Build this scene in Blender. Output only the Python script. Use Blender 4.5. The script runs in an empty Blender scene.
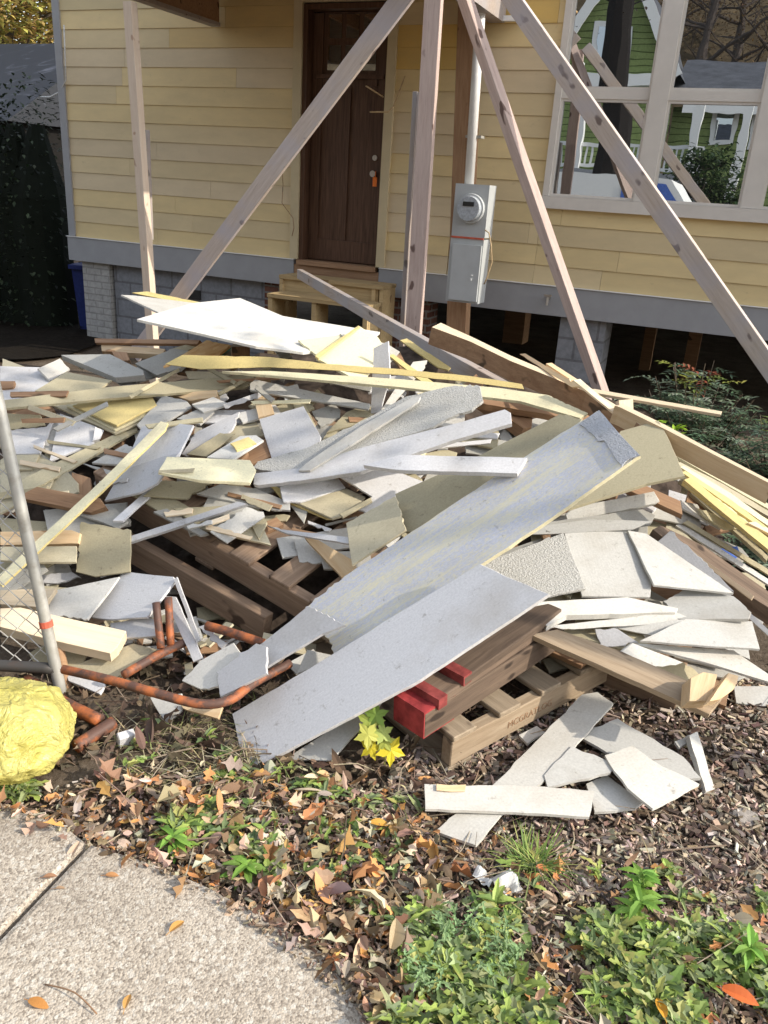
import bpy, math, random
from mathutils import Vector, Matrix, noise
random.seed(7)
rnd = random.random
def U_(a, b): return a + (b - a) * rnd()
scene = bpy.context.scene
COL = scene.collection

# ---------------------------------------------------------------- camera model
F = 820.0; PITCH = math.radians(21.45); ROLL = math.radians(3.72); YAW = math.radians(22.6); EYE = 1.6
c_, s_ = math.cos(ROLL), math.sin(ROLL)
_u = Vector((0, math.sin(PITCH), math.cos(PITCH)))
FW = Vector((0, math.cos(PITCH), -math.sin(PITCH)))
CX = Vector((c_, 0, 0)) + _u * s_
CU = Vector((-s_, 0, 0)) + _u * c_
CAM = Vector((0, 0, EYE))
def ray(px, py): return CX * ((px - 384) / F) - CU * ((py - 512) / F) + FW
def at(px, py, t): return CAM + ray(px, py) * t
def gz(px, py, z=0.0):
    r = ray(px, py); return CAM + r * ((z - EYE) / r.z)
def proj(p):
    v = p - CAM; t = v.dot(FW)
    return 384 + F * v.dot(CX) / t, 512 - F * v.dot(CU) / t, t
EV = Vector((math.cos(YAW), -math.sin(YAW), 0)); NV = Vector((math.sin(YAW), math.cos(YAW), 0)); ZV = Vector((0, 0, 1))
FM = Matrix((( EV.x, NV.x, 0, 0), (EV.y, NV.y, 0, 0), (0, 0, 1, 0), (0, 0, 0, 1)))
DW = 7.8                                       # distance of the house front along its normal
def fq(px, py, d=DW):                          # pixel -> (u, z) on the plane at depth d parallel to the house front
    r = ray(px, py); t = d / r.dot(NV); p = r * t
    return p.dot(EV), EYE + p.z
def fw(u, d, z): return EV * u + NV * d + ZV * z

# ---------------------------------------------------------------- tagging
def tag(o, label=None, cat=None, group=None, kind=None):
    if label: o['label'] = label
    if cat: o['category'] = cat
    if group: o['group'] = group
    if kind: o['kind'] = kind
    return o
def empty(name, loc, label, cat, group=None, kind=None):
    o = bpy.data.objects.new(name, None); COL.objects.link(o); o.location = loc
    o.empty_display_size = .1
    return tag(o, label, cat, group, kind)

class MB:
    def __init__(s): s.v = []; s.f = []; s.c = []; s.m = []; s.smooth = False
    def add(s, vs, fs, col=None, mi=0):
        b = len(s.v); s.v += [tuple(v) for v in vs]
        s.c += [col or (1, 1, 1)] * len(vs)
        for f in fs: s.f.append([b + i for i in f]); s.m.append(mi)
    def box(s, x0, x1, y0, y1, z0, z1, col=None, M=None, mi=0, tw=0):
        vs = [Vector((x, y, z)) for z in (z0, z1) for y in (y0, y1) for x in (x0, x1)]
        if M is not None: vs = [M @ v for v in vs]
        s.add(vs, [(0, 2, 3, 1), (4, 5, 7, 6), (0, 1, 5, 4), (2, 6, 7, 3), (0, 4, 6, 2), (1, 3, 7, 5)], col, mi)
    def bar(s, a, b, w, h, up=ZV, col=None, mi=0):       # bar from a to b, w across, h along up
        a = Vector(a); b = Vector(b); d = (b - a).normalized(); x = d.cross(up).normalized(); u = x.cross(d).normalized()
        vs = []
        n = max(1, int((b - a).length / .25))
        for k in range(n + 1):
            p = a.lerp(b, k / n)
            for sx, su in ((-1, -1), (1, -1), (1, 1), (-1, 1)): vs.append(p + x * sx * w / 2 + u * su * h / 2)
        fs = [(3, 2, 1, 0), tuple(4 * n + i for i in range(4))]
        for k in range(n):
            for i in range(4):
                j = (i + 1) % 4; fs.append((4 * k + i, 4 * k + j, 4 * k + 4 + j, 4 * k + 4 + i))
        s.add(vs, fs, col, mi)
    def tube(s, pts, r, n=8, col=None, cap=True, mi=0):
        pts = [Vector(p) for p in pts]; rs = r if isinstance(r, (list, tuple)) else [r] * len(pts)
        vs = []; pu = None
        for i, p in enumerate(pts):
            d = (pts[min(i + 1, len(pts) - 1)] - pts[max(i - 1, 0)]).normalized()
            if pu is None: pu = d.orthogonal().normalized()
            x = (pu - d * pu.dot(d)).normalized(); y = d.cross(x); pu = x
            for k in range(n):
                a = 2 * math.pi * k / n; vs.append(p + (x * math.cos(a) + y * math.sin(a)) * rs[i])
        fs = []
        for i in range(len(pts) - 1):
            for k in range(n):
                j = (k + 1) % n; fs.append((i * n + k, i * n + j, i * n + n + j, i * n + n + k))
        if cap: fs += [tuple(range(n))[::-1], tuple((len(pts) - 1) * n + k for k in range(n))]
        s.add(vs, fs, col, mi)
    def build(s, name, mats, parent=None, M=None, smooth=False):
        me = bpy.data.meshes.new(name); me.from_pydata(s.v, [], s.f); me.update()
        for m in (mats if isinstance(mats, (list, tuple)) else [mats]): me.materials.append(m)
        if any(s.m): me.polygons.foreach_set('material_index', s.m)
        ca = me.color_attributes.new('Col', 'FLOAT_COLOR', 'POINT')
        flat = []
        for c in s.c: flat += [c[0], c[1], c[2], 1.0]
        ca.data.foreach_set('color', flat)
        if smooth or s.smooth: me.polygons.foreach_set('use_smooth', [True] * len(me.polygons))
        o = bpy.data.objects.new(name, me); COL.objects.link(o)
        if M is not None: o.matrix_world = M
        if parent is not None:
            o.parent = parent
            o.matrix_parent_inverse = Matrix.Translation(parent.location).inverted()
        return o

# ---------------------------------------------------------------- materials
class NT:
    def __init__(s, name):
        s.m = bpy.data.materials.new(name); s.m.use_nodes = True; s.t = s.m.node_tree; s.n = s.t.nodes; s.l = s.t.links
        s.b = s.n['Principled BSDF']; s.out = s.n['Material Output']
        tc = s.n.new('ShaderNodeTexCoord'); oi = s.n.new('ShaderNodeObjectInfo')
        mu = s.n.new('ShaderNodeMath'); mu.operation = 'MULTIPLY'; mu.inputs[1].default_value = 37.0
        s.l.new(oi.outputs['Random'], mu.inputs[0])
        ad = s.n.new('ShaderNodeVectorMath'); ad.operation = 'ADD'
        s.l.new(tc.outputs['Object'], ad.inputs[0]); s.l.new(mu.outputs[0], ad.inputs[1])
        s.co = ad.outputs[0]; s.raw = tc.outputs['Object']; s.rand = oi.outputs['Random']
    def map(s, sc, raw=False):
        m = s.n.new('ShaderNodeMapping'); m.inputs['Scale'].default_value = sc; s.l.new(s.raw if raw else s.co, m.inputs[0]); return m.outputs[0]
    def noise(s, scale, detail=4, rough=.55, vec=None, dist=0):
        n = s.n.new('ShaderNodeTexNoise'); n.inputs['Scale'].default_value = scale; n.inputs['Detail'].default_value = detail
        n.inputs['Roughness'].default_value = rough; n.inputs['Distortion'].default_value = dist
        s.l.new(vec or s.co, n.inputs['Vector']); return n.outputs['Fac']
    def ramp(s, fac, stops):
        r = s.n.new('ShaderNodeValToRGB'); e = r.color_ramp.elements
        while len(e) < len(stops): e.new(.5)
        for el, (p, c) in zip(e, stops):
            el.position = p; el.color = (c, c, c, 1) if isinstance(c, (int, float)) else (*c, 1)
        s.l.new(fac, r.inputs[0]); return r.outputs[0]
    def mix(s, fac, a, b, mode='MIX'):
        m = s.n.new('ShaderNodeMix'); m.data_type = 'RGBA'; m.blend_type = mode
        for i, v in ((0, fac), (6, a), (7, b)):
            if isinstance(v, (int, float)): m.inputs[i].default_value = v if i == 0 else (v, v, v, 1)
            elif isinstance(v, tuple): m.inputs[i].default_value = (*v, 1)
            else: s.l.new(v, m.inputs[i])
        return m.outputs[2]
    def math(s, op, a, b=0.0):
        m = s.n.new('ShaderNodeMath'); m.operation = op
        for i, v in ((0, a), (1, b)):
            if isinstance(v, (int, float)): m.inputs[i].default_value = v
            else: s.l.new(v, m.inputs[i])
        return m.outputs[0]
    def hsv(s, col, val):
        h = s.n.new('ShaderNodeHueSaturation'); s.l.new(val, h.inputs['Value']); s.l.new(col, h.inputs['Color']); return h.outputs[0]
    def attr(s, name='Col'):
        a = s.n.new('ShaderNodeAttribute'); a.attribute_name = name; return a.outputs['Color']
    def bump(s, h, strength=.3, dist=.01):
        b = s.n.new('ShaderNodeBump'); b.inputs['Strength'].default_value = strength; b.inputs['Distance'].default_value = dist
        s.l.new(h, b.inputs['Height']); s.l.new(b.outputs[0], s.b.inputs['Normal'])
    def fin(s, col, rough=.8, spec=.3):
        if isinstance(col, tuple): s.b.inputs['Base Color'].default_value = (*col, 1)
        else: s.l.new(col, s.b.inputs['Base Color'])
        if isinstance(rough, (int, float)): s.b.inputs['Roughness'].default_value = rough
        else: s.l.new(rough, s.b.inputs['Roughness'])
        s.b.inputs['Specular IOR Level'].default_value = spec
        return s.m

def fibre(name, col, dirt=(.25, .2, .14), amt=.55, streak=None, rough_face=0.0, grain=.25):
    t = NT(name)
    big = t.noise(3.2, 5, .6)
    fine = t.noise(140, 3, .7)
    base = t.mix(t.ramp(fine, [(.3, .0), (.75, 1.)]), tuple(c * .86 for c in col), tuple(min(1, c * 1.08) for c in col))
    if streak:
        sv = t.noise(2.2, 6, .7, t.map((1.0, 13, 1)), .6)
        base = t.mix(t.ramp(sv, [(.47, 0.), (.62, .6)]), base, streak)
        base = t.mix(t.ramp(t.noise(60, 4, .8, t.map((1, 2.5, 1))), [(.50, 0.), (.60, .65)]), base, streak)
    d = t.ramp(big, [(.50, 0.), (.78, amt)])
    base = t.mix(d, base, dirt, 'MIX')
    sp = t.ramp(t.noise(26, 6, .75), [(.60, 0.), (.70, .55)])
    base = t.mix(sp, base, tuple(c * .55 for c in dirt))
    scr = t.ramp(t.noise(5, 3, .5, t.map((1.5, 60, 1)), 1.2), [(.64, 0.), (.69, .3)])
    base = t.mix(scr, base, tuple(min(1, c * 1.3) for c in col))
    val = t.math('ADD', t.math('MULTIPLY', t.rand, .34), .80)
    base = t.hsv(base, val)
    g = t.noise(18, 4, .6, t.map((1, 7, 1)), .4)
    h = t.math('ADD', t.math('MULTIPLY', g, .6), t.math('MULTIPLY', fine, .35 + rough_face))
    t.bump(h, grain + rough_face, .004)
    return t.fin(base, .82, .25)

def woodm(name, a, b, dark=(.05, .035, .02), sc=1.0, knots=True, grey=None):
    t = NT(name)
    g = t.noise(3.0 * sc, 6, .62, t.map((1.1, 15, 15)), .5)
    base = t.mix(t.ramp(g, [(.32, 0.), (.7, 1.)]), a, b)
    f = t.noise(8, 5, .7, t.map((1, 45, 45)))
    base = t.mix(t.ramp(f, [(.56, 0.), (.72, .55)]), base, dark)
    if knots:
        k = t.ramp(t.noise(6.5, 2, .4, t.map((1.0, 1.9, 1.9))), [(.672, 0.), (.71, .85)])
        base = t.mix(k, base, dark)
    if grey:
        base = t.mix(t.ramp(t.noise(2.5, 5, .6), [(.42, 0.), (.62, .8)]), base, grey)
    val = t.math('ADD', t.math('MULTIPLY', t.rand, .4), .78)
    base = t.hsv(base, val)
    t.bump(t.math('ADD', g, t.math('MULTIPLY', f, .5)), .35, .004)
    return t.fin(base, .78, .25)

M = {}
M['grey'] = fibre('primed_grey', (.57, .56, .52), (.31, .26, .19), .65)
M['white'] = fibre('primed_white', (.66, .64, .58), (.38, .32, .24), .55)
M['cool'] = fibre('primed_cool', (.61, .605, .605), (.36, .32, .26), .5)
M['dgrey'] = fibre('primed_dark', (.42, .41, .37), (.2, .17, .13), .6)
M['beige'] = fibre('aged_back', (.54, .485, .34), (.28, .23, .15), .6)
M['olive'] = fibre('olive_back', (.45, .40, .265), (.24, .2, .13), .5)
M['yellow'] = fibre('yellow_paint', (.74, .60, .26), (.4, .32, .18), .45)
M['cream'] = fibre('cream_paint', (.74, .68, .45), (.36, .31, .22), .45)
M['streaky'] = fibre('streaky_primer', (.57, .58, .63), (.36, .33, .26), .3, streak=(.74, .68, .44))
M['rough'] = fibre('torn_core', (.56, .55, .51), (.32, .29, .22), .4, rough_face=1.1)
M['roughblue'] = fibre('torn_core_cool', (.54, .56, .60), (.34, .33, .3), .4, rough_face=1.1)
M['pine'] = woodm('pine', (.62, .43, .24), (.74, .57, .36), (.32, .17, .08))
M['pale'] = woodm('pale_pine', (.70, .56, .38), (.78, .66, .48), (.38, .24, .12))
M['brown'] = woodm('brown_wood', (.26, .15, .085), (.38, .24, .14))
M['dark'] = woodm('dark_wood', (.10, .07, .05), (.19, .135, .095), (.03, .02, .015))
M['weather'] = woodm('weathered', (.33, .27, .225), (.46, .39, .34), (.10, .07, .055), grey=(.36, .34, .34))
M['lav'] = woodm('weathered_lilac', (.46, .375, .31), (.57, .49, .43), (.13, .09, .08), grey=(.45, .41, .42))
M['pink'] = woodm('pinkish_fir', (.40, .30, .26), (.50, .40, .35), (.09, .05, .04))
M['postw'] = woodm('cream_stud', (.78, .62, .48), (.84, .71, .57), (.50, .32, .22))
M['pallet'] = woodm('pallet_wood', (.30, .22, .14), (.46, .36, .25), (.10, .07, .05))
M['treated'] = woodm('treated', (.42, .30, .15), (.54, .41, .22), (.22, .14, .07))
def plain(name, col, rough=.6, spec=.4, nz=.2, ns=30, metal=0, bumpd=.0):
    t = NT(name); n = t.noise(ns, 5, .6)
    base = t.mix(t.ramp(n, [(.3, 0.), (.7, 1.)]), tuple(c * (1 - nz) for c in col), tuple(min(1, c * (1 + nz)) for c in col))
    t.b.inputs['Metallic'].default_value = metal
    if bumpd: t.bump(n, .4, bumpd)
    return t.fin(base, rough, spec)
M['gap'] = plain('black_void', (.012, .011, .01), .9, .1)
M['band'] = plain('grey_band_paint', (.33, .335, .345), .6, .3, .06, 6)
M['casing'] = plain('casing_paint', (.58, .49, .31), .6, .3, .06, 6)
M['winframe'] = plain('window_trim', (.66, .62, .56), .55, .3, .05, 6)
M['flash'] = plain('white_flashing', (.85, .85, .83), .45, .5, .03)
M['meter'] = plain('meter_grey', (.44, .46, .46), .45, .5, .05, 9)
M['meterd'] = plain('meter_door', (.47, .49, .49), .45, .5, .05, 9)
M['red'] = plain('red_paint', (.30, .04, .04), .75, .2, .5, 18)
M['dullred'] = plain('worn_red_paint', (.24, .05, .045), .8, .2, .5, 22)
M['redtape'] = plain('red_tape', (.55, .12, .07), .6, .3, .2, 40)
M['orange'] = plain('orange_tag', (.85, .2, .03), .6, .3, .1)
M['brass'] = plain('latch_metal', (.55, .53, .5), .35, .5, .1, 30, 1)
M['pvc'] = plain('conduit_white', (.74, .73, .70), .45, .4, .05, 12)
M['black'] = plain('black_plastic', (.02, .02, .02), .4, .5)
M['wire'] = plain('tan_wire', (.50, .36, .2), .5, .4)
M['whitewire'] = plain('pale_cable', (.6, .6, .58), .5, .4)
M['bluebin'] = plain('blue_plastic', (.02, .035, .16), .5, .4)
M['bluebit'] = plain('blue_plastic_bright', (.08, .16, .5), .5, .4)
M['dome'] = plain('clear_dome', (.42, .45, .48), .12, .8, .25, 60)
M['roofdark'] = plain('dark_roof', (.035, .04, .055), .55, .4, .6, 4)
M['greensiding'] = None
def pipe():
    t = NT('orange_rust'); n = t.noise(14, 6, .65)
    base = t.mix(t.ramp(n, [(.40, 0.), (.56, 1.)]), (.44, .135, .045), (.11, .06, .045))
    t.bump(n, .4, .003); return t.fin(base, .6, .35)
M['pipe'] = pipe()
def galv(name, c, rs=(.6, .3, .2)):
    t = NT(name); n = t.noise(22, 6, .6)
    base = t.mix(t.ramp(n, [(.5, 0.), (.8, .8)]), c, rs); t.b.inputs['Metallic'].default_value = .25
    return t.fin(base, .5, .5)
M['galv'] = galv('galvanised', (.42, .41, .37), (.22, .19, .14)); M['mesh'] = galv('fence_wire', (.50, .49, .46), (.3, .25, .2)); M['blackpipe'] = galv('dark_pipe', (.07, .065, .06), (.1, .06, .04))
def osb():
    t = NT('osb'); v = t.n.new('ShaderNodeTexVoronoi'); v.inputs['Scale'].default_value = 24
    t.l.new(t.map((1, 2.2, 1)), v.inputs['Vector'])
    base = t.mix(t.ramp(v.outputs['Color'], [(.1, 0.), (.9, 1.)]), (.68, .36, .13), (.88, .62, .32)); return t.fin(base, .7, .3)
M['osb'] = osb(); M['teal'] = plain('teal_edge', (.08, .42, .32), .6)
def bagm():
    t = NT('yellow_plastic'); n = t.noise(9, 4, .6)
    base = t.mix(t.ramp(n, [(.3, 0.), (.7, 1.)]), (.62, .55, .13), (.72, .66, .24)); t.bump(t.math('ADD', t.math('ABSOLUTE', t.math('SUBTRACT', t.noise(9, 3, .5, dist=2.2), .5)), t.math('MULTIPLY', t.noise(34, 4, .6, dist=1.), .25)), 1., .03)
    
    t.fin(base, .25, .5); tr = t.n.new('ShaderNodeBsdfTranslucent'); t.l.new(base, tr.inputs[0]); mx = t.n.new('ShaderNodeMixShader'); mx.inputs[0].default_value = .3
    t.l.new(t.b.outputs[0], mx.inputs[1]); t.l.new(tr.outputs[0], mx.inputs[2]); t.l.new(mx.outputs[0], t.out.inputs[0]); return t.m
M['bag'] = bagm()
def leafm(name, rough=.55, trans=.25):
    t = NT(name); c = t.attr(); t.fin(c, rough, .35)
    tr = t.n.new('ShaderNodeBsdfTranslucent'); t.l.new(c, tr.inputs[0]); mx = t.n.new('ShaderNodeMixShader'); mx.inputs[0].default_value = trans
    t.l.new(t.b.outputs[0], mx.inputs[1]); t.l.new(tr.outputs[0], mx.inputs[2]); t.l.new(mx.outputs[0], t.out.inputs[0]); return t.m
M['leaf'] = leafm('leaf_colours'); M['dryleaf'] = leafm('dry_leaf_colours', .7, .12)
def attrm(name, rough=.85, nz=.2, ns=60):
    t = NT(name); n = t.noise(ns, 4, .6); c = t.mix(.9, t.attr(), t.ramp(n, [(.3, 1 - nz * 1.6), (.7, 1.)]), 'MULTIPLY'); t.bump(n, .3, .003); return t.fin(c, rough, .2)
M['attr'] = attrm('chip_colours')
def siding():
    t = NT('lap_siding_paint'); a = t.attr()
    n = t.noise(1.6, 6, .65, t.map((1, 1, 3), True)); st = t.noise(9, 6, .7, t.map((1, 1, 2.2), True))
    c = t.mix(t.ramp(n, [(.35, 0.), (.7, .28)]), a, (.36, .30, .19)); c = t.mix(t.ramp(st, [(.63, 0.), (.75, .35)]), c, (.25, .21, .14))
    gr = t.noise(14, 4, .6, t.map((1, 1, 9), True)); t.bump(gr, .25, .003); return t.fin(c, .62, .3)
M['siding'] = siding()
def brickm(name, c1, c2, mort, w, h, ms=.012, val=1):
    t = NT(name); b = t.n.new('ShaderNodeTexBrick'); b.inputs['Scale'].default_value = 1
    b.inputs['Color1'].default_value = (*c1, 1); b.inputs['Color2'].default_value = (*c2, 1); b.inputs['Mortar'].default_value = (*mort, 1)
    b.inputs['Brick Width'].default_value = w; b.inputs['Row Height'].default_value = h; b.inputs['Mortar Size'].default_value = ms
    sp = t.n.new('ShaderNodeSeparateXYZ'); t.l.new(t.raw, sp.inputs[0]); cb = t.n.new('ShaderNodeCombineXYZ')
    t.l.new(t.math('ADD', sp.outputs[0], sp.outputs[1]), cb.inputs[0]); t.l.new(sp.outputs[2], cb.inputs[1]); t.l.new(cb.outputs[0], b.inputs['Vector'])
    n = t.noise(20, 5, .65); c = t.mix(.8, b.outputs['Color'], t.ramp(n, [(.3, .6), (.7, 1.)]), 'MULTIPLY')
    t.bump(t.math('SUBTRACT', t.math('MULTIPLY', n, .3), b.outputs['Fac']), .6, .006); return t.fin(c, .9, .15)
M['cmu'] = brickm('grey_block', (.27, .28, .30), (.31, .32, .34), (.20, .20, .21), .40, .20)
M['pierbrick'] = brickm('painted_brick', (.46, .45, .43), (.50, .49, .46), (.36, .35, .33), .22, .075, .008)
M['redbrick'] = brickm('red_brick', (.16, .07, .05), (.22, .11, .08), (.26, .24, .22), .20, .07, .01)
M['greens'] = brickm('green_lap', (.26, .33, .12), (.30, .37, .14), (.09, .12, .04), 9, .16, .012)
def glass():
    t = NT('window_glass'); g = t.n.new('ShaderNodeBsdfGlossy'); g.inputs['Roughness'].default_value = .0; g.inputs['Color'].default_value = (.86, .9, .93, 1)
    d = t.n.new('ShaderNodeBsdfDiffuse'); d.inputs[0].default_value = (.02, .022, .022, 1)
    b = t.n.new('ShaderNodeBump'); b.inputs['Strength'].default_value = .05; b.inputs['Distance'].default_value = .02
    t.l.new(t.noise(2.2, 2, .4), b.inputs['Height']); t.l.new(b.outputs[0], g.inputs['Normal'])
    mx = t.n.new('ShaderNodeMixShader'); mx.inputs[0].default_value = .54
    t.l.new(d.outputs[0], mx.inputs[1]); t.l.new(g.outputs[0], mx.inputs[2]); t.l.new(mx.outputs[0], t.out.inputs[0]); return t.m
M['glass'] = glass()
def doorm():
    t = NT('stained_door'); g = t.noise(3, 6, .6, t.map((18, 18, 1.2), True), .4)
    c = t.mix(t.ramp(g, [(.3, 0.), (.7, 1.)]), (.065, .032, .018), (.14, .075, .045)); return t.fin(c, .45, .35)
M['door'] = doorm()

# ---------------------------------------------------------------- sun and sky
a_ = math.radians(5.0); el = math.radians(33)
sh = EV * math.cos(a_) + NV * math.sin(a_)
SUN = Vector((sh.x * math.cos(el), sh.y * math.cos(el), math.sin(el))).normalized()
w = bpy.data.worlds.new('World'); scene.world = w; w.use_nodes = True
sk = w.node_tree.nodes.new('ShaderNodeTexSky'); sk.sky_type = 'NISHITA'; sk.sun_disc = False
sk.sun_elevation = el; sk.sun_rotation = math.atan2(SUN.x, SUN.y); sk.dust_density = 1.2; sk.air_density = 1.0
bg = w.node_tree.nodes['Background']; bg.inputs[1].default_value = .35
hs_ = w.node_tree.nodes.new('ShaderNodeHueSaturation'); hs_.inputs['Saturation'].default_value = .42
w.node_tree.links.new(sk.outputs[0], hs_.inputs['Color']); w.node_tree.links.new(hs_.outputs[0], bg.inputs[0])
ld = bpy.data.lights.new('sun', 'SUN'); ld.energy = 4.8; ld.angle = math.radians(.5); ld.color = (1, .91, .78)
lo = bpy.data.objects.new('sun', ld); COL.objects.link(lo); lo.rotation_euler = SUN.to_track_quat('Z', 'Y').to_euler(); lo.location = SUN * 30
cd = bpy.data.cameras.new('camera'); cam = bpy.data.objects.new('camera', cd); COL.objects.link(cam); scene.camera = cam
cd.sensor_fit = 'VERTICAL'; cd.sensor_height = 24; cd.lens = 24 * F / 1024; cd.clip_end = 500; cd.clip_start = .05
cam.matrix_world = Matrix(((CX.x, CU.x, -FW.x, 0), (CX.y, CU.y, -FW.y, 0), (CX.z, CU.z, -FW.z, EYE), (0, 0, 0, 1)))
scene.view_settings.view_transform = 'Standard'; scene.view_settings.look = 'None'; scene.view_settings.exposure = 0

# ---------------------------------------------------------------- ground
def sstep(a, b, x):
    t = max(0, min(1, (x - a) / (b - a))); return t * t * (3 - 2 * t)
def G(x, y):                                    # ground height
    d = x * NV.x + y * NV.y
    g = -.32 * sstep(4.2, 7.2, d) * (1 - .5 * sstep(-3, 1.5, x))
    g += .03 * noise.noise(Vector((x * 1.1, y * 1.1, 0))) + .018 * noise.noise(Vector((x * 4, y * 4, 3))) * (1 - sstep(8, 12, abs(y) + abs(x)))
    return g * sstep(1.0, 2.1, y + .45 * abs(x) * 0 + .3) - .004 if y > -1 else -.004
def ground():
    xs = []
    x = -4.0
    while x <= 4.0: xs.append(x); x += .05
    ys = [y * .05 for y in range(0, 180)]
    xs = [-200, -80, -30, -15, -8, -5.5] + xs + [5.5, 8, 15, 30, 80, 200]; ys = [-200, -80, -30, -12, -5, -1.5] + ys + [9.6, 12, 20, 40, 90, 220]
    mb = MB(); vs = []; nx = len(xs)
    for y in ys:
        for x in xs:
            jj = .012 * noise.noise(Vector((x * 18, y * 18, 1))) if abs(x) < 4 and 0 <= y < 6 else 0
            vs.append((x, y, G(x, y) + jj))
    fs = [(j * nx + i, j * nx + i + 1, (j + 1) * nx + i + 1, (j + 1) * nx + i) for j in range(len(ys) - 1) for i in range(nx - 1)]
    mb.add(vs, fs)
    t = NT('soil'); n = t.noise(3, 8, .7); f = t.noise(45, 6, .75)
    c = t.mix(t.ramp(n, [(.35, 0.), (.65, 1.)]), (.085, .062, .045), (.17, .135, .10)); c = t.mix(t.ramp(f, [(.5, 0.), (.75, .8)]), c, (.27, .22, .17))
    t.bump(f, .9, .02); m = t.fin(c, .95, .1)
    tag(mb.build('ground', m, smooth=True), kind='structure')
ground()
# pavement: two slabs parted by a joint
def slab(name, pts, z=.03):
    mb = MB(); n = len(pts)
    cen = sum((Vector(p) for p in pts), Vector((0, 0))) / n
    top = [(p[0], p[1], z) for p in pts]; bot = [(p[0], p[1], -.1) for p in pts]
    inner = [(cen.x + (p[0] - cen.x) * .994, cen.y + (p[1] - cen.y) * .994, z + .004) for p in pts]
    mb.add(top + bot + inner, [tuple(2 * n + i for i in range(n))] + [(i, (i + 1) % n, 2 * n + (i + 1) % n, 2 * n + i) for i in range(n)] + [(i + n, (i + 1) % n + n, (i + 1) % n, i) for i in range(n)])
    t = NT('exposed_aggregate'); v = t.n.new('ShaderNodeTexVoronoi'); v.inputs['Scale'].default_value = 210; t.l.new(t.raw, v.inputs['Vector'])
    v2 = t.n.new('ShaderNodeTexVoronoi'); v2.inputs['Scale'].default_value = 120; t.l.new(t.raw, v2.inputs['Vector'])
    n1 = t.noise(2.5, 6, .6); n2 = t.noise(60, 5, .7)
    base = t.mix(t.ramp(n1, [(.3, 0.), (.7, 1.)]), (.44, .38, .305), (.54, .475, .385))
    sep = t.n.new('ShaderNodeSeparateColor'); t.l.new(v.outputs['Color'], sep.inputs[0])
    base = t.mix(t.ramp(sep.outputs[0], [(.1, .0), (.25, .0), (.75, .5), (1., .9)]), base, (.20, .165, .13))
    sep2 = t.n.new('ShaderNodeSeparateColor'); t.l.new(v2.outputs['Color'], sep2.inputs[0])
    base = t.mix(t.ramp(sep2.outputs[1], [(.72, .0), (.95, .75)]), base, (.62, .58, .50))
    base = t.mix(t.ramp(n2, [(.56, 0.), (.7, .6)]), base, (.17, .14, .11))
    st_ = t.ramp(t.noise(1.1, 7, .65, dist=.8), [(.48, 0.), (.66, .45)]); base = t.mix(st_, base, (.24, .205, .165)); base = t.mix(t.ramp(t.noise(14, 5, .7), [(.62, 0.), (.70, .5)]), base, (.16, .13, .10))
    t.bump(t.math('ADD', t.math('MULTIPLY', v.outputs['Distance'], -1.2), n2), .45, .003)
    tag(mb.build(name, t.fin(base, .9, .2)), kind='structure')
def g2(px, py, z=.034): p = gz(px, py, z); return (p.x, p.y)
j0 = Vector(g2(88, 843)); j1 = Vector(g2(-5, 940)); jd = (j1 - j0).normalized(); jn = Vector((-jd.y, jd.x)) * -.009
far = j0 + jd * 1.9
slab('pavement', [tuple(far - jn), tuple(far - jn + Vector((6, -4))), (6, -2.2), (3.5, -.6), g2(520, 1060), g2(410, 1018), g2(350, 968), g2(262, 915), g2(205, 885), g2(150, 862), tuple(j0 - jn)][::-1])
slab('pavement', [tuple(j0 + jn), g2(60, 822), g2(0, 806), (-3.5, 2.0), (-6, -1.2), tuple(far + jn)][::-1])

# ---------------------------------------------------------------- the house
def hb(parent, name, mat, boxes, smooth=False):
    mb = MB()
    for b in boxes: mb.box(*b)
    return mb.build(name, mat, parent, FM)
UL = fq(72, 235)[0]; UR = 4.2
ZB0, ZB1 = .60, .862; WT = 3.75
uDL = fq(300.3, 262)[0]; uDR = fq(375, 267)[0]; zD0 = fq(300, 262)[1]
house = empty('house', fw(0, DW, 0), 'yellow lap sided house raised on block piers with a brown front door and big windows', 'house')
wl = fq(549, 200)[0]; wm0 = fq(634, 200)[0]; wm1 = fq(651, 204)[0]; wr0 = fq(739.5, 210)[0]; wr1 = fq(759, 212)[0]
wz0 = fq(600, 199)[1] + .0; wz1 = fq(600, 98)[1]; wz2 = fq(600, 91)[1]
wo0 = fq(543, 199)[0]; wo1 = wr1 + 1.25; WTOP = 3.45
EXP = .177
YEL = (.77, .61, .32); TAN = (.72, .585, .345); GRY = (.70, .575, .375); GLD = (.70, .48, .15); PAL = (.62, .51, .29)
rowsL = [YEL, TAN, YEL, GRY, TAN, GRY, TAN, YEL, YEL, GRY, GRY, TAN, YEL, PAL, YEL, YEL, YEL, YEL]
rowsM = [GRY, YEL, GRY, GRY, TAN, YEL, GRY, TAN, TAN, YEL, GLD, GLD, GLD, YEL, GLD, YEL, YEL, YEL]
rowsR = [TAN, YEL, TAN, YEL, TAN, YEL, YEL, TAN, TAN, GRY, GRY, YEL, GLD, YEL, YEL, YEL, YEL, YEL]
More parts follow.
